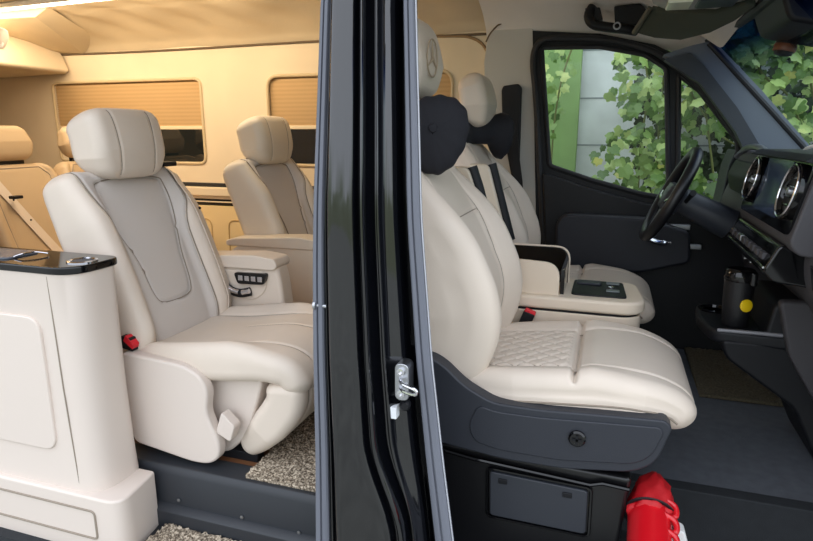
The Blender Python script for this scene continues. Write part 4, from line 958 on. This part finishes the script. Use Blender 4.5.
obj('console_shell', M().rings(R), mat('grey overhead plastic', (150, 148, 146), 0.5), oc)
obj('lamp_lens', M().box((c1.x-0.105, 1.03, c1.z-0.010), (c1.x-0.03, 1.16, c1.z+0.004)), mat('pale lens', (225, 228, 205), 0.15), oc, bevel=0.006)
obj('switch_row', M().box((c1.x-0.015, 1.02, c1.z-0.010), (c1.x+0.10, 1.16, c1.z+0.004)), mat('slate switches', (48, 56, 66), 0.4), oc, bevel=0.006)
gh = thing('grab_handle', "black grab handle on the headliner above the driver's door", 'grab handle', (0.03, 1.78, 1.54))
y_ = 1.78
obj('handle_bar', M().tube(spl([P(593, 8, Y=y_), P(589, 16, Y=y_-0.02), P(593, 24, Y=y_-0.03), P(606, 27, Y=y_-0.03), P(625, 29, Y=y_-0.03), P(636, 31, Y=y_-0.01)], 5), 0.021, 12, flat=1.2), black, gh)
obj('handle_mount', M().prism(rnd(xz([(585, 9), (600, 8), (603, 20), (590, 24)], y_), 0.006), 'Y', y_-0.02, y_+0.03), black, gh, bevel=0.006)
obj('handle_mount', M().prism(rnd(xz([(614, 7), (640, 4), (648, 12), (634, 31), (615, 26)], y_), 0.006), 'Y', y_-0.02, y_+0.03), black, gh, bevel=0.006)
c = P(617, 26, Y=1.72)
tag(obj('hanging_ring', M().tube([(c.x + 0.013*math.cos(t), 1.715, c.z + 0.013*math.sin(t)) for t in [2*PI*i/24 for i in range(24)]], 0.0035, 8, closed=True), steel), 'small silver ring hanging on the black grab handle', 'ring')
# sensor pod / mirror foot behind the windscreen
sp2 = thing('camera_pod', 'black camera housing hanging behind the windscreen at the top right', 'camera', (0.55, 1.25, 1.38))
obj('pod_cover', M().prism(rnd([(0.40, 1.50), (0.44, 1.40), (0.62, 1.36), (0.64, 1.42), (0.46, 1.56)], 0.02), 'Y', 0.86, 1.22), black, sp2, bevel=0.015)
c = P(787, 42, Y=1.2)
obj('camera_body', M().lathe([(0, -0.045), (0.026, -0.04), (0.032, 0.0), (0.03, 0.04), (0, 0.05)], (c.x, 1.2, c.z), (0.2, 0, 1), 20), black, sp2)
obj('lens_band', M().lathe([(0.0325, -0.03), (0.034, -0.026), (0.034, -0.012), (0.0325, -0.008)], (c.x, 1.2, c.z), (0.2, 0, 1), 20), mat('copper brown band', (110, 64, 40), 0.4), sp2)
# belt height adjuster on the far pillar
ba = thing('belt_anchor', "tall black belt height adjuster on the pillar behind the driver's seat", 'belt anchor', (-0.48, 1.91, 0.87))
obj('anchor_plate', M().prism(rnd(xz([(502, 90), (504, 86), (519, 84), (522, 88), (521, 122), (519, 182), (513, 182), (503, 130)], 1.915), 0.008), 'Y', 1.895, 1.924), black, ba, bevel=0.006)
obj('belt_webbing', M().ribbon([P(512, 120, Y=1.89), P(514, 150, Y=1.885), P(518, 182, Y=1.88), P(522, 240, Y=1.86)], 0.045, 0.003, (0, -1, 0)), black, ba)
# outside mirror
om = thing('door_mirror', "black outside mirror seen through the driver's quarter window", 'mirror', (0.6, 2.2, 0.72))
obj('mirror_housing', M().prism(rnd(xz([(716, 208), (726, 165), (733, 149), (741, 152), (738, 190), (734, 212), (723, 214)], 2.15), 0.012), 'Y', 2.07, 2.30), black, om, bevel=0.012)
obj('mirror_glass', M().prism(rnd(xz([(723, 204), (729, 172), (736, 158), (735, 198), (731, 208)], 2.066), 0.006), 'Y', 2.064, 2.072), chrome, om)
obj('mirror_arm', M().box((0.58, 1.97, 0.74), (0.66, 2.12, 0.80)), black, om, bevel=0.01)

# ================================================================== OUTSIDE THE FAR SIDE
struct('wall_outside', M().box((-3.5, 4.1, -0.66), (5.5, 4.2, 3.6)), node_mat('concrete blocks', lambda n, b: None) if False else conc)
for z in (0.25, 0.62, 0.99, 1.36, 1.73): struct('trim_12', M().box((-3.4, 4.096, z), (5.4, 4.101, z+0.012)), mat('mortar line', (138, 146, 146), 0.9))
x0 = P(541, 100, Y=3.9).x; x1 = P(579, 100, Y=3.9).x
tag(obj('fence_board', M().box((x0-0.25, 4.0, -0.66), (x1, 4.05, 3.4)), greenb, bevel=0.01), "green painted board standing against the pale wall outside the driver's window", 'fence board')

def leaf(m, c, s, nrm, roll, bend):
    out = [(0, -0.10), (0.24, -0.26), (0.48, -0.16), (0.58, 0.08), (0.50, 0.22), (0.60, 0.46), (0.40, 0.60), (0.27, 0.60), (0.0, 1.0), (-0.27, 0.60), (-0.40, 0.60), (-0.60, 0.46), (-0.50, 0.22), (-0.58, 0.08), (-0.48, -0.16), (-0.24, -0.26)]
    n_ = Vector(nrm).normalized(); d = Vector((math.sin(roll), 0, -math.cos(roll))); d = (d - n_*d.dot(n_)).normalized(); u = d.cross(n_)
    pt = lambda a, b, h: Vector(c) + u*(a*s) + d*(b*s) + n_*(h*s)
    vs = [pt(a, b, -bend*(a*a*0.9 + max(0, b)**2*0.35)) for a, b in out]; k = len(vs)
    ctr = [pt(0, 0.1, 0), pt(0, 0.45, 0)]
    o = len(vs)
    fs = [(o, i, (i+1) % k) for i in (13, 14, 15, 0, 1, 2, 3)] + [(o, 4, o+1), (o+1, 12, o), (o, 12, 13)] + [(o+1, i, i+1) for i in range(4, 12)]
    m.add(vs + ctr, fs)
def vine(name, label, blobs, stems, n, seed, size=(0.045, 0.085)):
    rg = random.Random(seed)
    lo = Vector((blobs[0][0], blobs[0][1], -0.66))
    t = thing(name, label, 'vine', lo, 'climbing vines outside')
    m = M(); w = [b[3]*b[4] for b in blobs]; tot = sum(w)
    for _ in range(n):
        r = rg.random()*tot; i = 0
        while r > w[i]: r -= w[i]; i += 1
        bx, by, bz, rx, rz = blobs[i]
        a = rg.random()*2*PI; q = math.sqrt(rg.random())
        c = (bx + rx*q*math.cos(a), by + rg.uniform(-0.25, 0.22), bz + rz*q*math.sin(a))
        leaf(m, c, rg.uniform(*size), (rg.gauss(0, 0.6), -1, rg.gauss(0.6, 0.6)), rg.gauss(0, 0.7), rg.uniform(0.1, 0.6))
    obj('leaves', m, leafm, t, smooth=False)
    s = M()
    for L in stems: s.tube(spl(L, 8), 0.007, 6)
    obj('stem', s, stemm, t)
def V(px, py, Y): p = P(px, py, Y=Y); return (p.x, p.y, p.z)
def blob(px, py, rx, rz, Y):
    p = P(px, py, Y=Y); k = (Y+1.15)/FPX*1.02
    return (p.x, p.y, p.z, rx*k, rz*k)
Yv = 3.35
vine('climbing_vine', "sparse vine strand over the green board at the left of the driver's window", [blob(553, 62, 14, 16, 3.7), blob(566, 68, 10, 12, 3.7), blob(556, 95, 9, 22, 3.7), blob(552, 128, 8, 14, 3.7)],
     [[V(575, 40, 3.72), V(563, 75, 3.72), V(556, 110, 3.72), V(552, 150, 3.72), V(548, 230, 3.72), (P(548, 230, Y=3.72).x, 3.72, -0.66)]], 34, 3, (0.04, 0.07))
vine('climbing_vine', "dense leafy vine filling the right half of the driver's window", [blob(640, 75, 28, 34, Yv), blob(655, 120, 26, 40, Yv), blob(632, 165, 34, 36, Yv), blob(655, 190, 40, 30, Yv), blob(618, 200, 30, 18, Yv), blob(690, 70, 24, 40, Yv)],
     [[V(640, 30, 3.4), V(648, 90, 3.4), V(640, 150, 3.4), V(636, 240, 3.4), (P(636, 240, Y=3.4).x, 3.4, -0.66)], [V(672, 30, 3.4), V(660, 110, 3.4), V(655, 240, 3.4)]], 430, 11)
vine('climbing_vine', "trailing vine with bare stems behind the steering wheel in the quarter window", [blob(705, 112, 24, 18, Yv), blob(690, 150, 14, 24, Yv), blob(700, 195, 22, 16, Yv), blob(722, 175, 10, 14, Yv)],
     [[V(700, 60, 3.3), V(708, 130, 3.3), V(716, 200, 3.3), V(718, 260, 3.3), (P(718, 260, Y=3.3).x, 3.3, -0.66)], [V(690, 90, 3.3), V(715, 130, 3.3), V(745, 150, 3.3)]], 70, 17)
vine('climbing_vine', 'broad vine seen through the windscreen beside the blue shade band', [blob(770, 75, 50, 40, Yv-0.2), blob(790, 105, 40, 34, Yv-0.2), blob(745, 55, 40, 34, Yv-0.2), blob(800, 40, 50, 40, Yv-0.2), blob(850, 90, 50, 60, Yv-0.2), blob(760, 20, 60, 30, Yv-0.2)],
     [[V(730, 0, 3.2), V(760, 70, 3.2), V(800, 140, 3.2), (P(800, 140, Y=3.2).x, 3.2, -0.66)], [V(800, 0, 3.2), V(812, 90, 3.2), V(840, 200, 3.2)]], 430, 23)
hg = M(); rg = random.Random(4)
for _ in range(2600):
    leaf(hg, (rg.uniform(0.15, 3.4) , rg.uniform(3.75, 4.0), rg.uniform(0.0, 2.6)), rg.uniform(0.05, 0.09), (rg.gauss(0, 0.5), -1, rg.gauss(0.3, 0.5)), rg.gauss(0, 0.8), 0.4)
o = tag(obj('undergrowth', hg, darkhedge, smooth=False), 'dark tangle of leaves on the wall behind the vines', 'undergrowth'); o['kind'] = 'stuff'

for o in bpy.data.objects:
    if '_o' in o: del o['_o']
